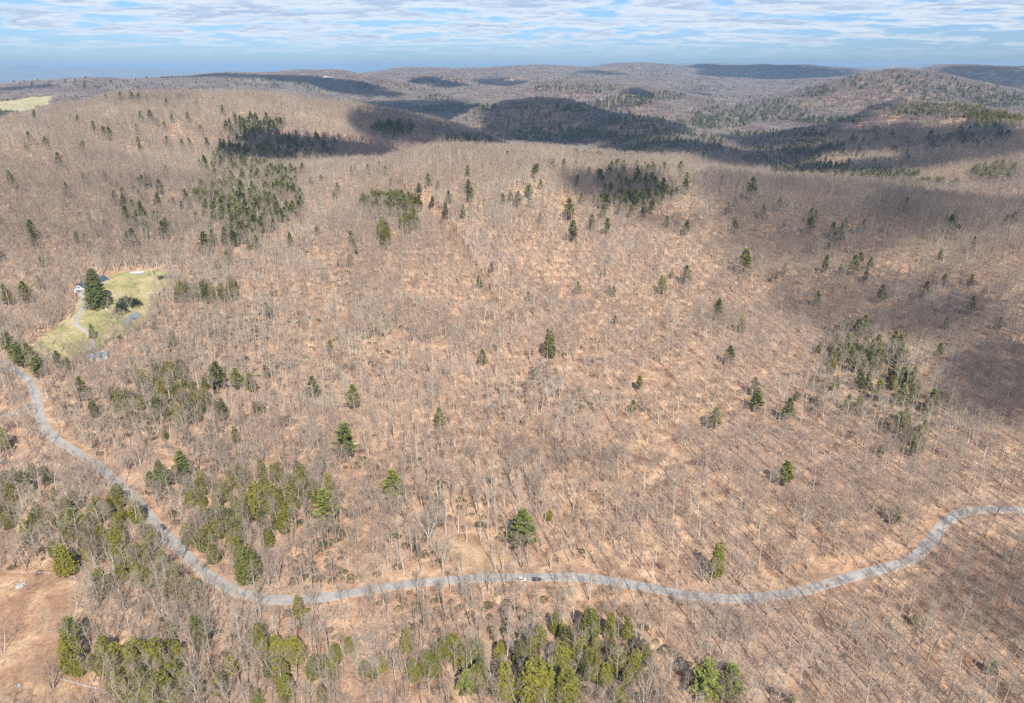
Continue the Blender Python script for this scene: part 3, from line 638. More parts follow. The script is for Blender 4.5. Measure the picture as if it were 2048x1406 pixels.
for (uc, vc, ru, rv, n, fm) in STANDS:
    for _ in range(n):
        a = random.uniform(0, 6.283); q = math.sqrt(random.random()); u = uc+ru*q*math.cos(a); v = vc+rv*q*math.sin(a); p = hit(u, v)
        if p is None: continue
        z = project(p)[2]; h = random.uniform(9, 17) if vc > 860 else random.uniform(11, 19) if vc > 500 else (random.uniform(15, 24) if z < 2500 else random.uniform(18, 27))
        EL.append([p[0], p[1], p[2], h, fm, h*F/z*.8, None])
# no evergreen on the road or the open ground
UV = project(np.array([[e[0], e[1], e[2]] for e in EL])); rd = road_dist(np.array([e[0] for e in EL]), np.array([e[1] for e in EL]))
keep = rd > 5.2
for k in ('meadow', 'clearing', 'field', 'lawn'): keep &= ~inpoly(UV[0], UV[1], POLY[k])
EL = [e for e, k in zip(EL, keep) if k]
EL.sort(key=lambda e: -e[5]); 
vis = [e for e in EL if e[4] != 'far' or True]
IND = vis[:296]; REST = vis[296:]
GREEN_NAMES = {'hemlock': 'hemlock_tree', 'slim': 'hemlock_tree', 'pine': 'pine_tree', 'far': 'pine_tree', 'spruce': 'spruce_tree'}
MARKS = [(60,1250,'the brown meadow'),(100,1390,'the white rail fence'),(328,1054,'the dark car'),(1060,1162,'the two parked cars'),(955,1095,'the grassy clearing'),(1045,1080,'the broad lone pine'),(600,1225,'the small evergreen at the road edge'),
 (499,1130,'the wide round hemlock'),(540,990,'the tallest hemlocks above the bend'),(655,1010,'the dark pine ending the clump'),(694,890,'the tall narrow pine'),(788,975,'the lone pine left of the clearing'),(1430,1125,'the slender roadside evergreen'),(1178,1250,'the row of three hemlocks'),
 (1068,1370,'the big bottom centre hemlocks'),(929,1315,'the hemlock left of the bottom centre'),(811,1270,'the tiny evergreen below the straight'),(524,1280,'the column hemlock'),(327,1310,'the tallest bottom left hemlock'),(402,1260,'the slender hemlock below the bend'),(1430,1380,'the dark bottom pine pair'),
 (1600,1185,'the right road curve'),(1900,1040,'the road where it leaves right'),(1825,1240,'the pale young pine'),(1984,1340,'the corner young pine'),(1680,1300,'the bright lower right woods'),(240,1165,'the road side clump left'),(137,1120,'the tall meadow top hemlock'),(150,1270,'the dark meadow edge evergreen'),
 (100,880,'the left road curve'),(80,790,'the side road junction'),(50,730,'the roadside pine row'),(185,700,'the grey roofed barn'),(200,585,'the huge spruce'),(255,610,'the dark yew clump'),(165,570,'the white house'),(325,553,'the black shed'),(318,815,'the thicket hemlocks'),(444,820,'the round hemlock by the thicket'),
 (440,755,'the dark pines above the thicket'),(390,590,'the olive hemlock band'),(270,475,'the ravine pine pair'),(425,490,'the tall ravine pines'),(490,420,'the upper ravine hemlocks'),(310,380,'the left slope pines'),(780,430,'the hilltop pine grove'),(765,480,'the pines trailing under the grove'),(900,425,'the pines right of the grove'),
 (750,345,'the pines below the valley shade'),(1099,690,'the lone slim evergreen'),(1145,465,'the bright hilltop pine'),(1325,380,'the big skyline pine'),(1205,430,'the shaded hilltop pines'),(1502,380,'the tall skyline pine'),(1372,550,'the bright pine on pale slope'),(1434,625,'the pine under the pale slope'),(1490,525,'the thin shaded pine'),
 (1575,825,'the bushy lone pine'),(1511,805,'the shaded pine left of it'),(1567,955,'the lone sunlit right pine'),(1428,845,'the tilted little pine'),(1277,770,'the tiny dark evergreen'),(1720,535,'the right shoulder pines'),(1758,590,'the dark shoulder pine'),(1690,680,'the top of the dark gully'),(1735,730,'the middle of the dark gully'),(1830,790,'the low end of the dark gully'),(1820,900,'the pines below the gully'),
 (1877,510,'the far right pine'),(1939,610,'the right edge pine'),(1200,330,'the yellow skyline hemlocks'),(560,300,'the shaded valley pines'),(1900,230,'the olive ridge top'),(1600,330,'the dark valley pines'),(881,840,'the sparse pale pine'),(710,795,'the slim light pine')]
MK = np.array([(m_[0], m_[1]) for m_ in MARKS], float)
ORD = ['nearest', 'second nearest', 'third nearest', 'fourth nearest', 'fifth nearest', 'sixth nearest', 'seventh nearest', 'eighth nearest', 'ninth nearest', 'tenth nearest', 'eleventh nearest', 'twelfth nearest']
_used = {}
def where(u, v, look):
    """look + its rank of nearness on one side of a landmark one can find: a phrase that fits this tree alone"""
    d = np.hypot(MK[:, 0]-u, MK[:, 1]-v); k = int(np.argmin(d)); du, dv = u-MK[k, 0], v-MK[k, 1]
    side = ('right of' if du > 0 else 'left of') if abs(du) > 2.2*abs(dv) else (('above' if dv < 0 else 'below') if abs(dv) > 2.2*abs(du) else ('up ' if dv < 0 else 'down ')+('right of' if du > 0 else 'left of'))
    key = (look, side, k); n = _used.get(key, 0); _used[key] = n+1
    o_ = ORD[n] if n < len(ORD) else 'outlying'
    return f"{o_} {look} {side} {MARKS[k][2]}"
n_ev = 0
IUV = project(np.array([[e[0], e[1], e[2]+e[3]*.4] for e in IND])); dmk = [np.hypot(MK[:, 0]-a, MK[:, 1]-b_).min() for a, b_ in zip(IUV[0], IUV[1])]
for q in np.argsort(dmk):
    (x, y, z, h, fm, hp, lab) = IND[q]
    f2 = 'pine' if fm == 'far' else fm; vs = CON[f2]; vi = int(q) % len(vs); tm, km, H = vs[vi]
    nm = GREEN_NAMES[fm]; word = 'pine' if nm == 'pine_tree' else 'hemlock'; size_w = 'tall' if h > 17 else ('small' if h < 11 else 'mid sized')
    look = f"{size_w} dark pine" if word == 'pine' else f"{size_w} olive hemlock"
    o = thing(nm, (x, y, z-.2), random.uniform(0, 6.28), lab or where(IUV[0][q], IUV[1][q], look), 'evergreen tree', None if lab else f"{word} trees scattered in the bare woods")
    s = h/H; wx = random.uniform(1.15, 1.45); o.scale = (s*wx, s*wx, s)
    for nm2, me in (('trunk', tm), ('crown', km)):
        c = bpy.data.objects.new(nm2, me); C.objects.link(c); c.parent = o
spruce = thing('spruce_tree', (spp[0], spp[1], spp[2]-.2), 0.4, 'huge spreading blue green spruce on the lawn beside the house', 'evergreen tree')
for nm2, me in zip(('trunk', 'crown'), CON['spruce'][0][:2]):
    c = bpy.data.objects.new(nm2, me); C.objects.link(c); c.parent = spruce
sz = project(spp)[2]; spruce.scale = (1.25, 1.25, 72*sz/F/.94/36)
def ev_sources(form): return [(src('conifer_trunk', a), src('conifer_crown', b)) for a, b, _ in CON[form]]
for form, nm in (('hemlock', 'hemlock_woodland'), ('pine', 'pine_woodland')):
    R_ = [e for e in REST if (e[4] in ('hemlock', 'slim')) == (form == 'hemlock')]
    if not R_: continue
    hh = np.array([e[3] for e in R_])/CON[form][0][2]
    scatter(nm, ev_sources(form), np.array([[e[0], e[1], e[2]-.2] for e in R_]), RNG.uniform(0, 6.28, len(R_)), np.column_stack([hh*1.25, hh*1.25, hh]))

# bare trees, near woods
GAPS = [k for k in POLY if k != 'earth_track']
def clear_of_gaps(x, y, z, few=None):
    u, v, zz = project(np.column_stack([x, y, z])); ok = np.ones(len(x), bool)
    for k in GAPS: ok &= ~(inpoly(u, v, POLY[k]) & (RNG.uniform(0, 1, len(x)) > (few.get(k, 0) if few else 0)*np.where(v > 640, 2.2, 1)))
    return ok, u, v, zz
X, Y = jgrid(-1900, 1900, 110, 2300, 6.2)
D = np.hypot(X, Y); AZ = np.degrees(np.arctan2(X, Y)); m = (np.abs(AZ) < np.where(D < 600, 54, 42)) & (D < 2300) & (D > 150); X, Y, D = X[m], Y[m], D[m]
_u, _v, _ = project(np.column_stack([X, Y, terrain(X, Y, False)]))
pr = np.interp(D, [0, 500, 1000], [.80, .84, 1.0])*(1-.28*np.exp(-(((_u-1180)/430)**2+((_v-760)/330)**2)**1.5))*np.clip(1.02+.85*vnoise(X/60, Y/60, 31)+.6*vnoise(X/22, Y/22, 32), 0.25, 1); m = RNG.uniform(0, 1, len(X)) < pr; X, Y, D = X[m], Y[m], D[m]
m = road_dist(X, Y) > RNG.uniform(4.6, 9.0, len(X)) if len(X) < 1 else None
near = D < 900; rdn = np.full(len(X), 1e9); rdn[near] = road_dist(X[near], Y[near])
dd_ = np.full(len(X), 1e9)
for p in DRIVE[::2]: dd_ = np.minimum(dd_, np.hypot(X-p[0], Y-p[1]))
m = (rdn > RNG.uniform(3.2, 6.0, len(X))) & (dd_ > 4); X, Y, D = X[m], Y[m], D[m]
Z = terrain(X, Y); ok, U, V_, ZZ = clear_of_gaps(X, Y, Z, {'lawn': .07, 'clearing': .08}); X, Y, Z, D, U, V_, ZZ = [q[ok] for q in (X, Y, Z, D, U, V_, ZZ)]
# hidden behind the near hills? keep only what has a chance to be seen
size = RNG.uniform(.68, 1.28, len(X))*(1+.25*vnoise(X/90, Y/90, 33))
hill = np.exp(-(((U-1150)/520)**2+((V_-800)/330)**2)**1.5); low = np.clip((900-U)/700, 0, 1)*np.clip((V_-560)/300, 0, 1)
q = RNG.uniform(0, 1, len(X))+.9*vnoise(X/70, Y/70, 34)
grv = np.where(q < .18+.5*hill-.2*low, 2, np.where(q > .72-.45*low+.15*hill, 0, 1))
size = size*np.where(grv == 0, 1.08, 1.0)
hgt = 17*size; inframe = (U > -20) & (U < 2068) & (V_ < 1440) & (V_ - hgt*F/ZZ*.75 < 1406)
order = np.argsort(-np.where(inframe, hgt/ZZ, 0))[:298]; ind = np.zeros(len(X), bool); ind[order] = True
dmk = [np.hypot(MK[:, 0]-U[i], MK[:, 1]-V_[i]).min() for i in order]
for i in order[np.argsort(dmk)]:
    vi = [(2, 4, 7, 9, 6, 1), (0, 1, 3, 6), (5, 8, 0, 5, 8, 3)][grv[i]][int(_hash(np.int64(X[i]*10), np.int64(Y[i]*10), 5)*6) % (4 if grv[i] == 1 else 6)]; tm, km, H, fm = BARE[vi]
    kindw = ('large ' if hgt[i] > 17 else ('small ' if hgt[i] < 12.5 else ''))+('forked ' if BARE_FORMS[vi][2] > 1 else '')+{'upright': 'upright bare tree', 'oak': 'spreading bare tree', 'pole': 'slender bare tree'}[fm]
    o = thing('bare_tree', (X[i], Y[i], Z[i]-.1), random.uniform(0, 6.28), where(U[i], V_[i], kindw), 'leafless tree', 'leafless trees of the woods nearest to view')
    s = float(hgt[i]/17); o.scale = (s, s, s)
    for nm2, me in (('trunk', tm), ('crown', km)):
        c = bpy.data.objects.new(nm2, me); C.objects.link(c); c.parent = o
m = ~ind
BSRC = [(src('bare_trunk', a), src('bare_crown', b)) for a, b, _, _ in BARE]
GRV = [[BSRC[k] for k in (2, 4, 7, 9, 6, 1)], [BSRC[k] for k in (0, 1, 3, 6)], [BSRC[k] for k in (5, 8, 0, 5, 8, 3)]]
scatter('bare_woodland', GRV, np.column_stack([X[m], Y[m], Z[m]-.1]), RNG.uniform(0, 6.28, m.sum()), np.column_stack([size[m]]*3), grove=grv[m])
print('near trees', len(X), 'evergreens', len(EL))

# far woods: patches of simplified crowns
def patch(seed, n, half, ev=0.0):
    r = random.Random(seed); K = MB()
    for _ in range(n):
        x, y = r.uniform(-half, half), r.uniform(-half, half); H = r.uniform(11, 18); Rr = r.uniform(2.6, 4.4)
        if r.random() < ev:
            for k in range(26):
                f = r.random(); az = r.uniform(0, 6.28); q = np.array([x, y, H*(.15+.85*f)]); d = np.array([math.cos(az), math.sin(az), -.2]); L_ = Rr*.9*(1-f)**.7+.5
                sdv = np.array([-math.sin(az), math.cos(az), .3])*L_*.5; K.add([q, q+d*L_*.6+sdv, q+d*L_, q+d*L_*.6-sdv], [(0, 1, 2, 3)], 1)
            continue
        K.tube([(x, y, -4), (x, y, H*.8)], [.28, .1], 3)
        for k in range(52):
            az = r.uniform(0, 6.28); f = r.uniform(.35, .85); p0 = np.array([x, y, H*f]); el = r.uniform(.2, 1.3); L_ = Rr*r.uniform(.6, 1.2)
            d = np.array([math.cos(az)*math.cos(el), math.sin(az)*math.cos(el), math.sin(el)]); sdv = np.cross(d, (r.gauss(0, 1), r.gauss(0, 1), r.gauss(0, 1))); sdv = sdv/np.linalg.norm(sdv)*.11
            K.add([p0+d*L_*.2-sdv, p0+d*L_*.2+sdv, p0+d*L_], [(0, 1, 2)])
    return K
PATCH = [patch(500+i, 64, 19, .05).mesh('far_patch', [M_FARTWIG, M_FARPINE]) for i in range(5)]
X, Y = jgrid(-7500, 7500, 2000, 10500, 31, .7); D = np.hypot(X, Y); AZ = np.degrees(np.arctan2(X, Y)); m = (np.abs(AZ) < 40) & (D < 10500) & (D > 2280); X, Y, D = X[m], Y[m], D[m]
m = (D < 6000) | (RNG.uniform(0, 1, len(D)) < .7); X, Y, D = X[m], Y[m], D[m]
Z = terrain(X, Y)
# horizon test along each azimuth with a wide margin, to leave out what lies deep behind the ridges
AZ = np.arctan2(X, Y); abin = np.clip(((np.degrees(AZ)+40)/0.5).astype(int), 0, 159)
Ds = np.arange(300, 10500, 60.0); prof = np.zeros((160, len(Ds)))
for k in range(160):
    a = math.radians(-40+.5*k+.25); prof[k] = (terrain(Ds*math.sin(a), Ds*math.cos(a))-CAMZ)/Ds
cm = np.maximum.accumulate(prof, axis=1)
kk = np.clip(((D-300)/60).astype(int)-2, 0, len(Ds)-1); m = (Z+18+14-CAMZ)/D > cm[abin, kk]-.004
X, Y, Z, D = X[m], Y[m], Z[m], D[m]
ok, U, V_, ZZ = clear_of_gaps(X, Y, Z); X, Y, Z, D = [q[ok] for q in (X, Y, Z, D)]
print('patches', len(X))
s = RNG.uniform(.85, 1.15, len(X))
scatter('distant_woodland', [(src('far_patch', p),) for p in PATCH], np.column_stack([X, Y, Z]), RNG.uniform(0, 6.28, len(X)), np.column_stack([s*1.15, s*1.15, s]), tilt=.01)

# undergrowth: laurel and brush on the forest floor
def shrub(seed, leaf=True):
    r = random.Random(seed); K = MB()
    for k in range(150 if leaf else 90):
        az = r.uniform(0, 6.28); rr_ = 2.0*math.sqrt(r.random()); z = r.uniform(.2, 1.9)*(1-(rr_/2.3)**2)+.15; q = np.array([math.cos(az)*rr_, math.sin(az)*rr_, z])
        if leaf:
            d = np.array([math.cos(az)+r.gauss(0, .6), math.sin(az)+r.gauss(0, .6), r.gauss(.5, .5)]); d /= np.linalg.norm(d); sdv = np.cross(d, (r.gauss(0, 1), r.gauss(0, 1), 1.)); sdv = sdv/np.linalg.norm(sdv)*.17; K.add([q, q+d*.25+sdv, q+d*.55, q+d*.25-sdv], [(0, 1, 2, 3)])
        else:
            b0 = np.array([math.cos(az)*rr_*.5, math.sin(az)*rr_*.5, 0]); sdv = np.array([r.gauss(0, 1), r.gauss(0, 1), 0]); sdv = sdv/np.linalg.norm(sdv)*.025; K.add([b0-sdv, b0+sdv, q*1.2+(0, 0, .5)], [(0, 1, 2)])
    return K
LAU = [shrub(700+i).mesh('laurel', M_LAUREL) for i in range(3)]; BRU = [shrub(720+i, False).mesh('brush', M_BRUSH) for i in range(3)]
LZ = [(560,1120,420,240,.5),(200,1330,260,110,.25),(330,830,200,110,.45),(1120,1330,300,110,.55),(850,1330,300,80,.4),(1750,780,140,130,.55),(520,1020,170,110,.6),(1080,770,120,70,.3),(1420,1390,120,40,.6),(560,620,300,140,.25),(460,420,120,80,.25)]
X, Y = jgrid(-800, 800, 150, 1200, 3.4); D = np.hypot(X, Y); AZ = np.degrees(np.arctan2(X, Y)); m = (np.abs(AZ) < 50); X, Y, D = X[m], Y[m], D[m]
Z = terrain(X, Y); ok, U, V_, ZZ = clear_of_gaps(X, Y, Z)
pl = np.zeros(len(X))
for (uc, vc, ru, rv, p) in LZ: pl = np.maximum(pl, p*np.exp(-(((U-uc)/ru)**2+((V_-vc)/rv)**2)**2))
nz = vnoise(X/28, Y/28, 41)+.6*vnoise(X/10, Y/10, 42); rd_ = np.full(len(X), 99.); q = D < 800; rd_[q] = road_dist(X[q], Y[q])
m = ok & (rd_ > 7) & (RNG.uniform(0, 1, len(X)) < pl*np.clip(.45+2.2*nz, 0, 1)); s = RNG.uniform(.6, 1.3, m.sum())
scatter('laurel_undergrowth', [(src('laurel', p),) for p in LAU], np.column_stack([X[m], Y[m], Z[m]]), RNG.uniform(0, 6.28, m.sum()), np.column_stack([s, s, s]))
m2 = ok & ~m & (rd_ > 5) & (RNG.uniform(0, 1, len(X)) < .17*np.clip(1+2*nz, 0, 2)); s = RNG.uniform(.5, 1.4, m2.sum())
scatter('brush_undergrowth', [(src('brush', p),) for p in BRU], np.column_stack([X[m2], Y[m2], Z[m2]]), RNG.uniform(0, 6.28, m2.sum()), np.column_stack([s, s, s]))
# rough dead grass and weeds on the open ground
X, Y = jgrid(-420, 60, 180, 420, 1.5); Z = terrain(X, Y); u_, v_, _ = project(np.column_stack([X, Y, Z]))
q = (inpoly(u_, v_, POLY['meadow'])*.30+inpoly(u_, v_, POLY['clearing'])*.22)*np.clip(.5+2.6*vnoise(X/9, Y/9, 51)+1.2*vnoise(X/3, Y/3, 52), 0, 1)
m = RNG.uniform(0, 1, len(X)) < q; s = RNG.uniform(.22, .6, m.sum())
scatter('weeds', [(src('weed', p),) for p in BRU], np.column_stack([X[m], Y[m], Z[m]]), RNG.uniform(0, 6.28, m.sum()), np.column_stack([s*1.3, s*1.3, s*.8]))

# ------------------------------------------------------------------ houses, cars, fences and small things
M_WHITE = plain('white_paint', (0.66, 0.66, 0.65), .5, .3, vary=.05)
M_SHING = plain('dark_shingles', (0.075, 0.09, 0.125), .85, .2, vary=.25, scale=1.2)
M_GREYROOF = plain('grey_roof', (0.20, 0.225, 0.25), .7, .3, vary=.2, scale=.8)
M_GLASS = plain('dark_glass', (0.03, 0.04, 0.055), .12, .6, vary=.05)
M_BLACK = plain('black_tarp', (0.028, 0.030, 0.036), .6, .3, vary=.3, scale=.6)
M_STONE = plain('field_stone', (0.38, 0.37, 0.35), .9, .2, vary=.25, scale=2)
M_TYRE = plain('tyre_rubber', (0.02, 0.02, 0.02), .9, .1); M_RIM = plain('wheel_rim', (0.45, 0.45, 0.46), .35, .5, metal=.7)
M_LAMP = plain('lamp_lens', (0.75, 0.75, 0.72), .2, .5); M_RED = plain('tail_lens', (0.35, 0.02, 0.02), .3, .5)
M_CARBLACK = plain('black_car_paint', (0.022, 0.024, 0.03), .25, .6); M_CARWHITE = plain('white_car_paint', (0.78, 0.78, 0.77), .3, .5); M_CARBLUE = plain('dark_blue_car_paint', (0.035, 0.05, 0.13), .25, .6)
M_STEEL = plain('galvanised_steel', (0.42, 0.42, 0.42), .5, .5, metal=.5); M_WOOD = plain('weathered_wood', (0.30, 0.25, 0.20), .85, .1)
M_TEAL = plain('teal_netting', (0.20, 0.24, 0.23), .5, .4, vary=.3, scale=.7); M_BLUE = plain('blue_cover', (0.06, 0.17, 0.50), .5, .3)

def gable(mb_w, mb_r, x0, x1, y0, y1, z1, rise, over=.45):
    """walls with gable ends facing -y and +y; ridge along y"""
    xm = (x0+x1)/2
    mb_w.add([(x0,y0,-1.5),(x1,y0,-1.5),(x1,y0,z1),(xm,y0,z1+rise),(x0,y0,z1),(x0,y1,-1.5),(x1,y1,-1.5),(x1,y1,z1),(xm,y1,z1+rise),(x0,y1,z1)],
             [(0,1,2,3,4),(9,8,7,6,5),(0,4,9,5),(1,6,7,2)])
    for sx, xe in ((-1, x0), (1, x1)):
        e = xe+sx*over; ze = z1-over*rise/((x1-x0)/2); T_ = .18
        mb_r.add([(xm, y0-over, z1+rise+.04), (e, y0-over, ze+.04), (e, y1+over, ze+.04), (xm, y1+over, z1+rise+.04),
                  (xm, y0-over, z1+rise+.04+T_), (e, y0-over, ze+.04+T_), (e, y1+over, ze+.04+T_), (xm, y1+over, z1+rise+.04+T_)],
                 [(0,3,2,1),(4,5,6,7),(0,1,5,4),(1,2,6,5),(2,3,7,6),(3,0,4,7)])
def window(par, x, z, w_, h, y, label=None):
    fr = MB().box(x-w_/2-.12, x+w_/2+.12, y-.06, y, z-.12, z+h+.12).build('window', M_WHITE, par)
    g_ = MB().box(x-w_/2, x+w_/2, y-.09, y-.062, z, z+h).build('pane', M_GLASS, fr); return fr
def ground_at(u, v):
    return hit(u, v)
# main house: white gabled garage wing with a dormer, then the main block behind
p = ground_at(160, 585); hs = thing('house', (p[0], p[1], p[2]+.2), .28, 'white house with dark blue grey roofs and a gabled garage front left of the spruce', 'house')
Wl = MB(); Rf = MB(); gable(Wl, Rf, -5.2, 5.2, 0, 13, 3.4, 4.6); Wl.build('wall', M_WHITE, hs, label='white garage wing wall'); Rf.build('roof', M_SHING, hs, label='dark roof over the garage wing')
dr = MB().box(-3.2, 3.2, -.08, -.02, 0, 2.6).build('garage_door', M_GREYROOF, hs); MB().box(-3.3, 3.3, -.35, -.02, 2.75, 2.95).build('door_canopy', M_WHITE, hs)
for z_ in (.65, 1.3, 1.95): MB().box(-3.15, 3.15, -.10, -.082, z_-.03, z_+.03).build('panel_line', M_WHITE, dr)
window(hs, 0, 4.4, 1.6, 1.5, -.02)
for s_ in (-1, 1):
    Wd = MB(); Rd = MB(); cx = s_*2.9
    gable(Wd, Rd, -1.3, 1.3, 0, 3.4, 1.5, 1.0, .25)
    dm = Wd.build('dormer', M_WHITE, hs); Rd.build('dormer_roof', M_SHING, dm); dm.location = (s_*3.0, 6.5, 5.2); dm.rotation_euler = (0, 0, s_*math.pi/2)
Wl = MB(); Rf = MB(); gable(Wl, Rf, 0, 9.5, 0, 15, 5.6, 4.0)
mb2 = Wl.build('wall', M_WHITE, hs, label='white main block wall'); mb2.location = (6.5, 16, 0); mb2.rotation_euler = (0, 0, -.5)
mr = Rf.build('roof', M_SHING, hs, label='dark roof over the main block'); mr.location = mb2.location; mr.rotation_euler = mb2.rotation_euler
for x_, z_ in ((2.3, .9), (6.8, .9), (2.3, 3.6), (6.8, 3.6)):
    f_ = window(mb2, x_, z_, 1.2, 1.5, -.02)
Ch = MB().box(-.6, .6, -.6, .6, -2.5, 1.9).build('chimney', M_STONE, mr); Ch.location = (4.75, 9, 9.3)
Lk_ = MB().box(4, 8.5, 9.5, 12.5, -1.5, 3.1).build('link_wing', M_WHITE, hs); MB().box(3.7, 8.8, 9.2, 12.8, 3.15, 3.4).build('link_roof', M_SHING, Lk_)
# barn by the lower lawn
p = ground_at(178, 716); bn = thing('barn', (p[0], p[1], p[2]), -1.02, 'low barn with a grey metal roof and long white side wall below the lawn', 'barn')
Wl = MB(); Rf = MB(); gable(Wl, Rf, 0, 8.5, 0, 14, 2.8, 2.2, .5); Wl.build('wall', M_WHITE, bn)
rr_ = Rf.build('roof', M_GREYROOF, bn)
for k in range(2): MB().box(8.52, 8.58, 2.5+k*5, 5.5+k*5, 0, 2.3).build('barn_door', M_GREYROOF, bn)
window(bn, 4.2, .9, 1.4, 1.1, -.02); cu = MB().box(3.5, 5.0, 11, 12.4, 4.2, 6.2).build('cupola', M_WHITE, bn)
MB().add([(3.2, 10.7, 6.2), (5.3, 10.7, 6.2), (5.3, 12.7, 6.2), (3.2, 12.7, 6.2), (4.25, 11.7, 7.3)], [(3,2,1,0),(0,1,4),(1,2,4),(2,3,4),(3,0,4)]).build('cupola_roof', M_GREYROOF, cu)
# long black shed above the lawn
p = ground_at(316, 560); sh = thing('shed', (p[0], p[1], p[2]), .42, 'long low black roofed shed at the right end of the lawn', 'shed')
MB().box(0, 13, 0, 5.5, -1.5, 2.2).build('wall', M_BLACK, sh)
Rf = MB(); Rf.add([(-.5,-.5,2.25),(13.5,-.5,2.25),(13.5,2.75,3.6),(-.5,2.75,3.6),(13.5,6,2.25),(-.5,6,2.25)], [(0,1,2,3),(3,2,4,5),(1,4,2),(0,3,5),(0,5,4,1)]); Rf.build('roof', M_BLACK, sh)
MB().box(5.2, 7.6, -.08, -.02, 0, 2.0).build('door', M_WOOD, sh)
# covered pool
p = ground_at(275, 546); po = thing('covered_pool', (p[0], p[1], p[2]+.25), .15, 'oval pool with a taut white cover at the top of the lawn', 'pool')
n = 28; oval = lambda a, b_, z_: [(a*math.cos(6.2832*k/n), b_*math.sin(6.2832*k/n), z_) for k in range(n)]
MB().add(oval(8, 4.2, -.8)+oval(8, 4.2, .75), [(k, (k+1) % n, n+(k+1) % n, n+k) for k in range(n)]).build('pool_wall', M_STEEL, po)
MB().add(oval(7.9, 4.1, .70)+oval(4, 2, .95)+[(0, 0, 1.0)], [(k, (k+1) % n, n+(k+1) % n, n+k) for k in range(n)]+[(n+k, n+(k+1) % n, 2*n) for k in range(n)]).build('cover', M_WHITE, po)
MB().add(oval(8.25, 4.45, .76)+oval(7.85, 4.05, .80)+oval(8.25, 4.45, .66), [(k, (k+1) % n, n+(k+1) % n, n+k) for k in range(n)]+[(2*n+k, 2*n+(k+1) % n, (k+1) % n, k) for k in range(n)]).build('rim', M_WHITE, po)
# netted garden plot with a blue cover
sheet('garden_pond', [(246,650),(252,638),(263,627),(276,624),(283,630),(272,638),(262,646),(252,654)], M_TEAL, .5, 1.0, 2.5)
p = ground_at(266, 640); bt = thing('blue_canopy', (p[0], p[1], p[2]+.5), .3, 'small bright blue canopy by the teal pond at the lawn edge', 'canopy')
for sx, sy in ((-2, -2), (2, -2), (2, 2), (-2, 2)): MB().tube([(sx, sy, -.8), (sx, sy, 2.3)], [.07, .07], 6, tip=False).build('leg', M_STEEL, bt)
MB().add([(-2.3,-2.3,2.2),(2.3,-2.3,2.2),(2.3,2.3,2.2),(-2.3,2.3,2.2),(0,0,3.2)], [(0,1,4),(1,2,4),(2,3,4),(3,0,4),(3,2,1,0)]).build('canopy_top', M_BLUE, bt)
# lawn chairs
for k, (u, v) in enumerate(((205, 623), (213, 621))):
    p = ground_at(u, v); ch = thing('lawn_chair', (p[0], p[1], p[2]+.22), -.4+.9*k, ('left' if k == 0 else 'right')+' one of the two white chairs on the lawn below the spruce', 'chair', 'white chairs on the lawn')
    MB().box(-.6, .6, -.6, .6, .38, .46).build('seat', M_WHITE, ch)
    MB().add([(-.6,.5,.46),(.6,.5,.46),(.6,.95,1.5),(-.6,.95,1.5),(-.6,.62,.46),(.6,.62,.46),(.6,1.05,1.48),(-.6,1.05,1.48)], [(0,1,2,3),(7,6,5,4),(0,3,7,4),(1,5,6,2),(3,2,6,7)]).build('backrest', M_WHITE, ch)
    for sx in (-.55, .55):
        MB().box(sx-.09, sx+.09, -.6, .6, .66, .72).build('armrest', M_WHITE, ch)
        for sy in (-.55, .55): MB().box(sx-.05, sx+.05, sy-.05, sy+.05, -.3, .66 if sy < 0 else .38).build('leg', M_WHITE, ch)
# bench on the lower lawn
p = ground_at(86, 672); be = thing('bench', (p[0], p[1], p[2]+.22), .35, 'dark bench on the open grass above the roadside pines', 'bench')
MB().box(-2.2, 2.2, -.5, .5, .42, .52).build('seat', M_WOOD, be); MB().box(-2.2, 2.2, .5, .6, .52, 1.2).build('backrest', M_STEEL, be)
for sx in (-1.9, 1.9): MB().box(sx-.08, sx+.08, -.45, .45, -.3, .42).build('leg', M_WOOD, be)
# white post among the roadside pines
p = ground_at(33, 722); ps = thing('utility_pole', (p[0], p[1], p[2]), 0, 'pale utility pole among the roadside pines on the left', 'pole')
MB().tube([(0, 0, -1), (0, 0, 12.5)], [.24, .16], 8, tip=False, cap=True).build('pole', M_WHITE, ps); MB().box(-1.2, 1.2, -.08, .08, 11.4, 11.6).build('crossarm', M_WOOD, ps)
for sx in (-1.0, 0, 1.0): MB().tube([(sx, 0, 11.6), (sx, 0, 11.95)], [.07, .05], 6, tip=False, cap=True).build('insulator', M_LAMP, ps)
# dark evergreen shrubs in a clump on the lawn
M_YEW = needles('yew_needles', [(0.0, (0.045, 0.060, 0.032)), (0.5, (0.06, 0.075, 0.038)), (1.0, (0.05, 0.062, 0.04))], 0)
def bush(seed):
    r = random.Random(seed); K = MB()
    for k in range(700):
        az = r.uniform(0, 6.28); el = r.uniform(-.1, 1.5); R0 = 1.0*(1+.15*math.sin(az*3+seed)+.1*math.sin(el*5+az*5)); q = np.array([math.cos(az)*math.cos(el), math.sin(az)*math.cos(el), math.sin(el)*1.15+.1])*R0*r.uniform(.72, 1)
        d = q/np.linalg.norm(q)+np.array([r.gauss(0, .4), r.gauss(0, .4), r.gauss(0, .4)]); sdv = np.cross(d, (r.gauss(0, 1), r.gauss(0, 1), 1)); sdv = sdv/np.linalg.norm(sdv)*.055; K.add([q, q+d*.08+sdv, q+d*.19, q+d*.08-sdv], [(0, 1, 2, 3)])
    T = MB(); T.tube([(0, 0, -.3), (0, 0, .8)], [.07, .03], 5); return T.mesh('shrub_stem', M_PTRUNK), K.mesh('shrub_foliage', M_YEW)
YEW = [bush(900+k) for k in range(3)]
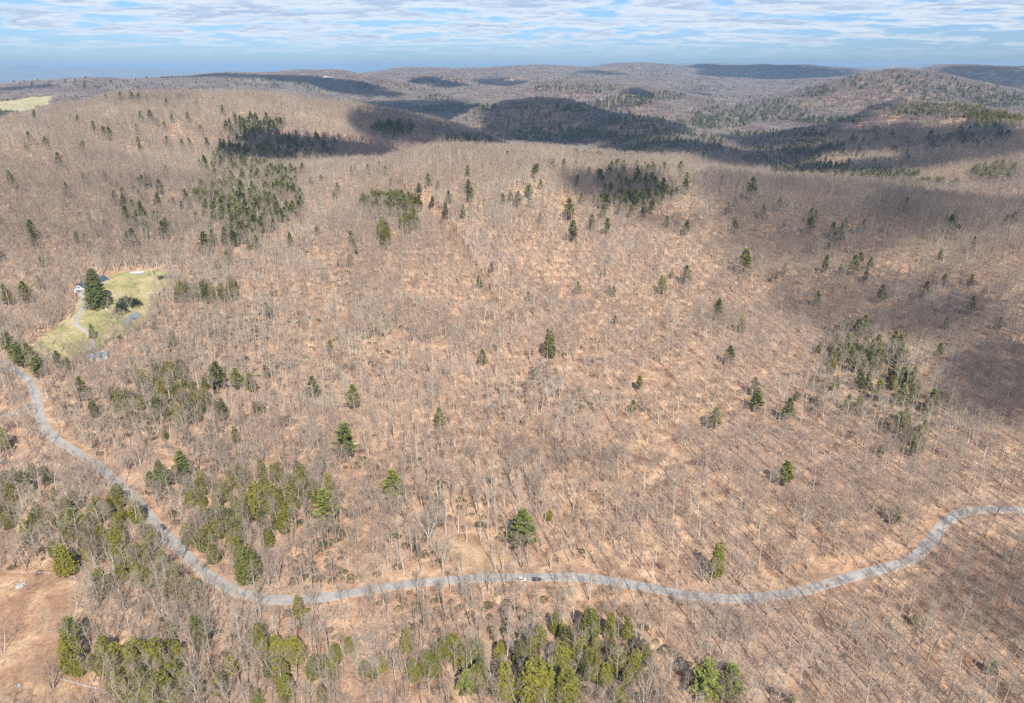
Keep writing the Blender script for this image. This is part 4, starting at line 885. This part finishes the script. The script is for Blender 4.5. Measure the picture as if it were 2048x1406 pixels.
for k, (u, v, s_, lb) in enumerate(((243, 626, 6.0, 'lowest and roundest dark evergreen shrub of the lawn clump'), (246, 612, 5.2, 'upper left dark evergreen shrub of the lawn clump'), (255, 611, 5.6, 'tallest middle dark evergreen shrub of the lawn clump'), (265, 611, 5.2, 'right middle dark evergreen shrub of the lawn clump'), (274, 613, 5.0, 'rightmost dark evergreen shrub of the lawn clump'))):
    p = ground_at(u, v); o = thing('evergreen_shrub', (p[0], p[1], p[2]), k*1.3, lb, 'shrub', 'dark evergreen shrubs in a clump on the lawn'); o.scale = (s_, s_, s_*1.15)
    for nm2, me in zip(('stem', 'foliage'), YEW[k % 3]): c = bpy.data.objects.new(nm2, me); C.objects.link(c); c.parent = o
p = ground_at(187, 676); o = thing('spruce_tree', (p[0], p[1], p[2]), 1.0, 'small narrow blue grey spruce at the end of the driveway', 'evergreen tree'); o.scale = (.36, .36, .40)
for nm2, me in zip(('trunk', 'crown'), CON['spruce'][0][:2]): c = bpy.data.objects.new(nm2, me); C.objects.link(c); c.parent = o

# cars
def car(p, rz, paint, label, kind='sedan'):
    t_ = thing('car', p, rz, label, 'car', None); hl, hw = 2.35, .92; suv = kind == 'suv'; bh = .95 if suv else .82; top = 1.72 if suv else 1.42
    prof = [(-hl, .32), (-hl-.02, .62), (-hl+.08, bh), (hl-1.3, bh+.02), (hl-.25, bh-.16), (hl, .60), (hl-.02, .32)]
    b_ = MB(); n = len(prof); ins = .07
    V_s = [(x, -hw if 0 < k < n-1 else -hw+ins, z) for k, (x, z) in enumerate(prof)]+[(x, hw if 0 < k < n-1 else hw-ins, z) for k, (x, z) in enumerate(prof)]
    b_.add(V_s, [tuple(range(n)), tuple(reversed(range(n, 2*n)))]+[(k, n+k, n+(k+1) % n, (k+1) % n) for k in range(n)])
    body = b_.build('body', paint, t_)
    xb, xf = (-hl+.12, hl-1.25) if suv else (-hl+.5, hl-1.35); tb, tf = (xb+.3, xf-.75) if suv else (xb+.75, xf-.8)
    lo = [(xb, -hw+.06), (xf, -hw+.06), (xf, hw-.06), (xb, hw-.06)]; up = [(tb, -hw+.2), (tf, -hw+.2), (tf, hw-.2), (tb, hw-.2)]
    MB().add([(x, y, bh+.01) for x, y in lo]+[(x, y, top-.07) for x, y in up], [(0,1,5,4),(1,2,6,5),(2,3,7,6),(3,0,4,7)]).build('windows', M_GLASS, t_)
    MB().add([(x*1.0, y*1.02, top-.07) for x, y in up]+[(x*.95, y*.93, top) for x, y in up], [(0,1,5,4),(1,2,6,5),(2,3,7,6),(3,0,4,7),(4,5,6,7),(3,2,1,0)]).build('roof', paint, t_)
    for sx in (-1.42, 1.42):
        for sy in (-1, 1):
            w_ = MB().tube([(0, -.11, 0), (0, .11, 0)], [.34, .34], 18, tip=False, cap=True).build('wheel', M_TYRE, t_); w_.location = (sx, sy*(hw-.08), .34)
            rm = MB().tube([(0, -.012, 0), (0, .012, 0)], [.2, .2], 12, tip=False, cap=True).build('rim', M_RIM, w_); rm.location = (0, sy*.115, 0)
    for sy in (-1, 1):
        MB().box(hl-.14, hl+.02, sy*.68-.18, sy*.68+.18, .56, .70).build('headlight', M_LAMP, t_)
        MB().box(-hl-.03, -hl+.06, sy*.72-.14, sy*.72+.14, .62, .80).build('taillight', M_RED, t_)
        MB().box(hl-1.5, hl-1.3, sy*(hw+.08)-.1, sy*(hw+.08)+.1, bh+.02, bh+.16).build('mirror', paint, t_)
    t_.scale = (1.12, 1.12, 1.12); return t_
def on_road(u, v, off=0.0):
    p = hit(u, v); k = int(np.argmin(np.hypot(ROAD[:, 0]-p[0], ROAD[:, 1]-p[1]))); k = min(max(k, 1), len(ROAD)-2); d = ROAD[k+1]-ROAD[k-1]; d /= np.linalg.norm(d)
    q = ROAD[k]+np.array([-d[1], d[0]])*off; return (q[0], q[1], terrain(q[0], q[1])[0]+.28), math.atan2(d[1], d[0])
p, a = on_road(328, 1055, 1.6); car(p, a, M_CARBLACK, 'black car driving on the road above the bend on the left', 'suv')
p, a = on_road(1047, 1163, -3.0); car(p, a, M_CARWHITE, 'white car parked at the lower edge of the road', 'suv')
p, a = on_road(1072, 1160, -2.6); car(p, a, M_CARBLUE, 'dark blue car standing just right of the white car', 'sedan')

# white rail fences round the meadow
def fence(px, label):
    P = np.array([hit(u, v)[:2] for u, v in px]); S = spline(P, 2.4); Lc = [0]
    z = terrain(S[:, 0], S[:, 1])+.1; t_ = thing('rail_fence', (S[0, 0], S[0, 1], z[0]), 0, label, 'fence', 'white rail fences at the meadow'); o0 = np.array([S[0, 0], S[0, 1], z[0]])
    Q = np.column_stack([S, z])-o0
    for q in Q: MB().box(q[0]-.08, q[0]+.08, q[1]-.08, q[1]+.08, q[2]-.4, q[2]+1.45).build('post', M_WHITE, t_)
    for h_ in (.55, 1.15):
        MB().tube([q+np.array([0, -.14, h_]) for q in Q], [.055]*len(Q), 4, tip=False, cap=True).build('rail', M_WHITE, t_)
fence([(122,1360),(145,1366),(170,1373),(200,1380)], 'white rail fence running right from the multi stemmed tree at the meadow foot')
fence([(72,1146),(98,1148),(122,1151),(150,1156)], 'pale rail fence along the top edge of the brown meadow')
# boulders in the meadow
def boulder(u, v, s_, lb):
    p = ground_at(u, v); r = random.Random(int(u)); K = MB(); n, m_ = 10, 6; vs = [(0, 0, .62)]
    for j in range(1, m_):
        for k in range(n):
            el = math.pi/2-j*math.pi/(m_+1); a_ = 6.283*k/n; rr2 = 1+r.uniform(-.18, .18); vs.append((math.cos(a_)*math.cos(el)*rr2, .8*math.sin(a_)*math.cos(el)*rr2, .62*math.sin(el)*rr2))
    fs = [(0, 1+k, 1+(k+1) % n) for k in range(n)]+[(1+(j-1)*n+k, 1+j*n+k, 1+j*n+(k+1) % n, 1+(j-1)*n+(k+1) % n) for j in range(1, m_-1) for k in range(n)]
    K.add(vs, fs); o = K.build('boulder', M_STONE); o.location = tuple(p+np.array([0, 0, .2])); o.scale = (s_, s_, s_); tag(o, lb, 'boulder', 'boulders in the brown meadow')
boulder(37, 1372, 1.5, 'rounded grey boulder at the foot of the brown meadow'); boulder(40, 1174, 2.2, 'flat grey boulder near the top of the brown meadow'); boulder(47, 1169, 1.4, 'smaller grey rock touching the flat boulder in the meadow top')
# multi stemmed tree in the meadow, the one on the left edge, fallen tree
def special(u, v, vi, s_, label, rz=0.):
    p = ground_at(u, v); o = thing('bare_tree', (p[0], p[1], p[2]), rz, label, 'leafless tree'); o.scale = (s_, s_, s_)
    for nm2, me in zip(('trunk', 'crown'), BARE[vi][:2]): c = bpy.data.objects.new(nm2, me); C.objects.link(c); c.parent = o
special(104, 1380, 9, 1.2, 'three stemmed pale leafless tree standing in the foot of the brown meadow', .5)
special(6, 1305, 6, 1.1, 'forked leafless tree at the left edge casting its shadow on the meadow', 1.)
p = ground_at(118, 1262); T, K = bare_tree(77, 11, 'upright'); ft = thing('fallen_tree', (p[0], p[1], p[2]+.5), 0, 'fallen pale tree lying across the brown meadow', 'fallen tree'); ft.rotation_euler = (0, -math.radians(86), .15)
T.build('trunk', M_BARK, ft); K.build('crown', M_TWIG, ft)
# distant houses and the radio mast
def far_house(u, v, L_, label, D_=None, rz=.3, roof=None):
    p = hit(u, v)
    if p is None: return
    t_ = thing('house', (p[0], p[1], p[2]+1.5), rz, label, 'house', 'distant pale buildings on the hills'); Wl = MB(); Rf = MB(); gable(Wl, Rf, -L_*.3, L_*.3, -L_*.5, L_*.5, 7.5, 4.0, .6)
    Wl.box(L_*.3+.01, L_*.3+L_*.5, -L_*.3, L_*.3, -1.5, 6.5); Wl.build('wall', M_WHITE, t_); Rf.box(L_*.31, L_*.82, -L_*.33, L_*.33, 6.52, 6.9); Rf.build('roof', roof or M_WHITE, t_); Ch = MB().box(-1.2, .4, -1, 1, 8, 14.2).build('chimney', M_STONE, t_)
    for k in (-.3, 0.3):
        f_ = MB().box(k*L_*.5-.9, k*L_*.5+.9, -L_*.5-.06, -L_*.5-.01, 2, 4).build('window', M_GLASS, t_)
for a in ((1245,168,60,'long white building on the hill left of the blue ridge'),(1201,203,20,'small white house at the top of the bare earth track'),(1437,277,20,'left white house in the dark valley trees'),(1457,279,24,'right white house in the dark valley trees'),(1780,142,60,'pale building on the crest of the big right hill'),
          (1962,150,70,'large pale building on the far right ridge'),(1985,152,40,'small pale building right of the large one on the far ridge'),(652,156,60,'white building on the shaded far hill left of centre'),(634,178,30,'pale house in the valley below the shaded far hill'),(1080,181,30,'pale house on the middle ridge left of the dark round hill'),(2030,144,60,'pale building near the right edge of the far ridge'),(297,190,12,'grey house among pines on the left hilltop')): far_house(*a[:3], a[3])
d = at(1073, 131, 7700); bz = terrain(d[0], d[1])[0]; ms = thing('radio_mast', (d[0], d[1], bz-2), 0, 'thin radio mast on the far hill near the middle of the skyline', 'mast')
top_z = at(1073, 119, 7700)[2]-bz
MB().tube([(0, 0, 0), (0, 0, top_z)], [1.6, .9], 4, tip=False, cap=True).build('mast_pole', M_STEEL, ms)
for k in range(3): MB().tube([(0, 0, top_z*.8), (50*math.cos(k*2.1), 50*math.sin(k*2.1), -2)], [.25, .25], 3, tip=False).build('guy_wire', M_STEEL, ms)

# ------------------------------------------------------------------ clouds high above the land: their shadows lie on the hills
M_CLOUD = bpy.data.materials.new('cloud_vapour'); M_CLOUD.use_nodes = True; t = NT(M_CLOUD.node_tree); t.n.clear()
tcn = t.node('ShaderNodeTexCoord'); oi = t.node('ShaderNodeObjectInfo'); sp = t.node('ShaderNodeSeparateXYZ'); t.l.new(tcn.outputs['Object'], sp.inputs[0])
r_ = t.math('SQRT', t.math('ADD', t.math('POWER', sp.outputs[0], 2.0), t.math('POWER', sp.outputs[1], 2.0)))
gp = t.node('ShaderNodeNewGeometry'); nz_ = t.noise(gp.outputs['Position'], 0.006, 5, 0.62)
e_ = t.math('ADD', t.math('SUBTRACT', 1.0, r_), t.math('MULTIPLY', t.math('SUBTRACT', nz_, 0.5), .85))
op = t.math('MULTIPLY', t.smooth(e_, 0.0, 0.30), t.node('ShaderNodeSeparateColor').inputs[0] and None or 1.0) if False else t.smooth(e_, 0.0, 0.22)
sc_ = t.node('ShaderNodeSeparateColor'); t.l.new(oi.outputs['Color'], sc_.inputs[0]); op = t.math('MULTIPLY', op, sc_.outputs[0])
tb = t.node('ShaderNodeBsdfTransparent'); df = t.node('ShaderNodeBsdfDiffuse'); df.inputs[0].default_value = (.9, .9, .9, 1); tl = t.node('ShaderNodeBsdfTranslucent'); tl.inputs[0].default_value = (.9, .9, .9, 1)
m1 = t.node('ShaderNodeMixShader'); m1.inputs[0].default_value = .5; t.l.new(df.outputs[0], m1.inputs[1]); t.l.new(tl.outputs[0], m1.inputs[2])
m2_ = t.node('ShaderNodeMixShader'); t.l.new(op, m2_.inputs[0]); t.l.new(tb.outputs[0], m2_.inputs[1]); t.l.new(m1.outputs[0], m2_.inputs[2])
ou = t.node('ShaderNodeOutputMaterial'); t.l.new(m2_.outputs[0], ou.inputs[0])
def cloud_mesh(seed):
    K = MB(); nr, na = 9, 36; vs = []; r = random.Random(seed); ph = [r.uniform(0, 6.28) for _ in range(6)]
    for side in (1, -1):
        for i in range(nr+1):
            for k in range(na):
                rr2 = 1.35*i/nr; a_ = 6.283*k/na; ed = max(0, 1-(i/nr)**2)
                lump = 1+.3*math.sin(a_*3+ph[0]+i)+.2*math.sin(a_*7+ph[1]-i*1.7)
                z_ = (.9*ed*lump if side > 0 else -.18*ed*(1+.3*math.sin(a_*5+ph[2]))); vs.append((rr2*math.cos(a_), rr2*math.sin(a_), z_ if i else (.9 if side > 0 else -.18)))
    fs = []; H_ = (nr+1)*na
    for i in range(nr):
        for k in range(na):
            k2 = (k+1) % na; a_ = (i*na+k, (i+1)*na+k, (i+1)*na+k2, i*na+k2); fs.append(a_); fs.append(tuple(H_+q for q in reversed(a_)))
    K.add(vs, fs); return K.mesh('cloud', M_CLOUD, smooth=True)
CM = [cloud_mesh(k) for k in range(4)]
SHADE = [(905,276,120,9,.85),(830,288,90,8,.8),(180,400,260,120,.16),(1350,1230,200,60,.10),(680,298,180,24,.88),(600,300,150,26,.7),(520,318,90,16,.7),(850,238,150,26,.85),(770,224,80,12,.8),(800,252,110,20,.8),(930,272,90,14,.7),(1110,222,160,24,.75),(1290,245,110,14,.6),(1130,285,170,10,.75),(1330,300,150,16,.75),(1520,325,130,20,.75),(1780,285,200,30,.75),(1940,300,130,30,.6),(1580,268,140,6,.7),(1720,340,160,16,.75),
 (1240,375,130,30,.6),(1330,445,80,24,.45),(1640,385,260,16,.5),(1900,420,160,20,.5),(1600,500,160,45,.42),(1750,610,220,80,.45),(2020,760,120,150,.55),(1900,650,120,60,.4),(1150,915,170,32,.25),(1970,1180,120,150,.5),(930,385,24,14,.35),
 (650,168,130,12,.85),(720,185,100,10,.8),(870,165,75,13,.85),(1560,155,170,18,.85),(1440,137,150,6,.8),(1955,158,110,16,.7),(1390,192,40,7,.7),(1270,195,40,4,.7),(440,154,120,4,.7),(50,180,60,4,.6),(320,206,80,7,.4),(1010,173,70,5,.7),(1200,147,60,4,.6)]
nc = 0
for (u, v, ru, rv, st) in SHADE:
    if st == 0: continue
    c0 = hit(u, v); l = hit(u-ru, v); r_ = hit(u+ru, v); f_ = hit(u, v-rv); n_ = hit(u, v+rv)
    if any(q is None for q in (c0, l, r_, f_, n_)): continue
    z0 = math.hypot(c0[0], c0[1]); wdt = ru*project(c0)[2]/F; dep_ = min(abs(math.hypot(f_[0], f_[1])-math.hypot(n_[0], n_[1]))/2, 1.6*wdt); dep_ = max(dep_, .22*wdt)
    alt = 950 if z0 < 2500 else (1500 if z0 < 6000 else 2300); tt = (alt-c0[2])/SUNV[2]; q = c0+SUNV*tt
    o = bpy.data.objects.new('cloud', CM[nc % 4]); C.objects.link(o); o.location = tuple(q); o.rotation_euler = (0, 0, -math.atan2(c0[0], c0[1])); o.scale = (wdt, dep_, min(wdt, dep_)*.35)
    o.color = (1-math.sqrt((1-min(.95, st))**(1.7 if st >= .55 else 1.15)), 0, 0, 1); nc += 1; tag(o, kind='structure')

# ------------------------------------------------------------------ haze
M_HAZE = bpy.data.materials.new('haze_air'); M_HAZE.use_nodes = True; t = NT(M_HAZE.node_tree); t.n.clear()
pv = t.node('ShaderNodeVolumePrincipled'); pv.inputs['Color'].default_value = (.48, .74, 1.0, 1); pv.inputs['Density'].default_value = 5.2e-5; pv.inputs['Anisotropy'].default_value = 0.0
ou = t.node('ShaderNodeOutputMaterial'); t.l.new(pv.outputs[0], ou.inputs['Volume'])
hz = MB().box(-160000, 160000, -160000, 160000, -460, 350).build('haze', M_HAZE); tag(hz, kind='stuff'); hz.display_type = 'WIRE'
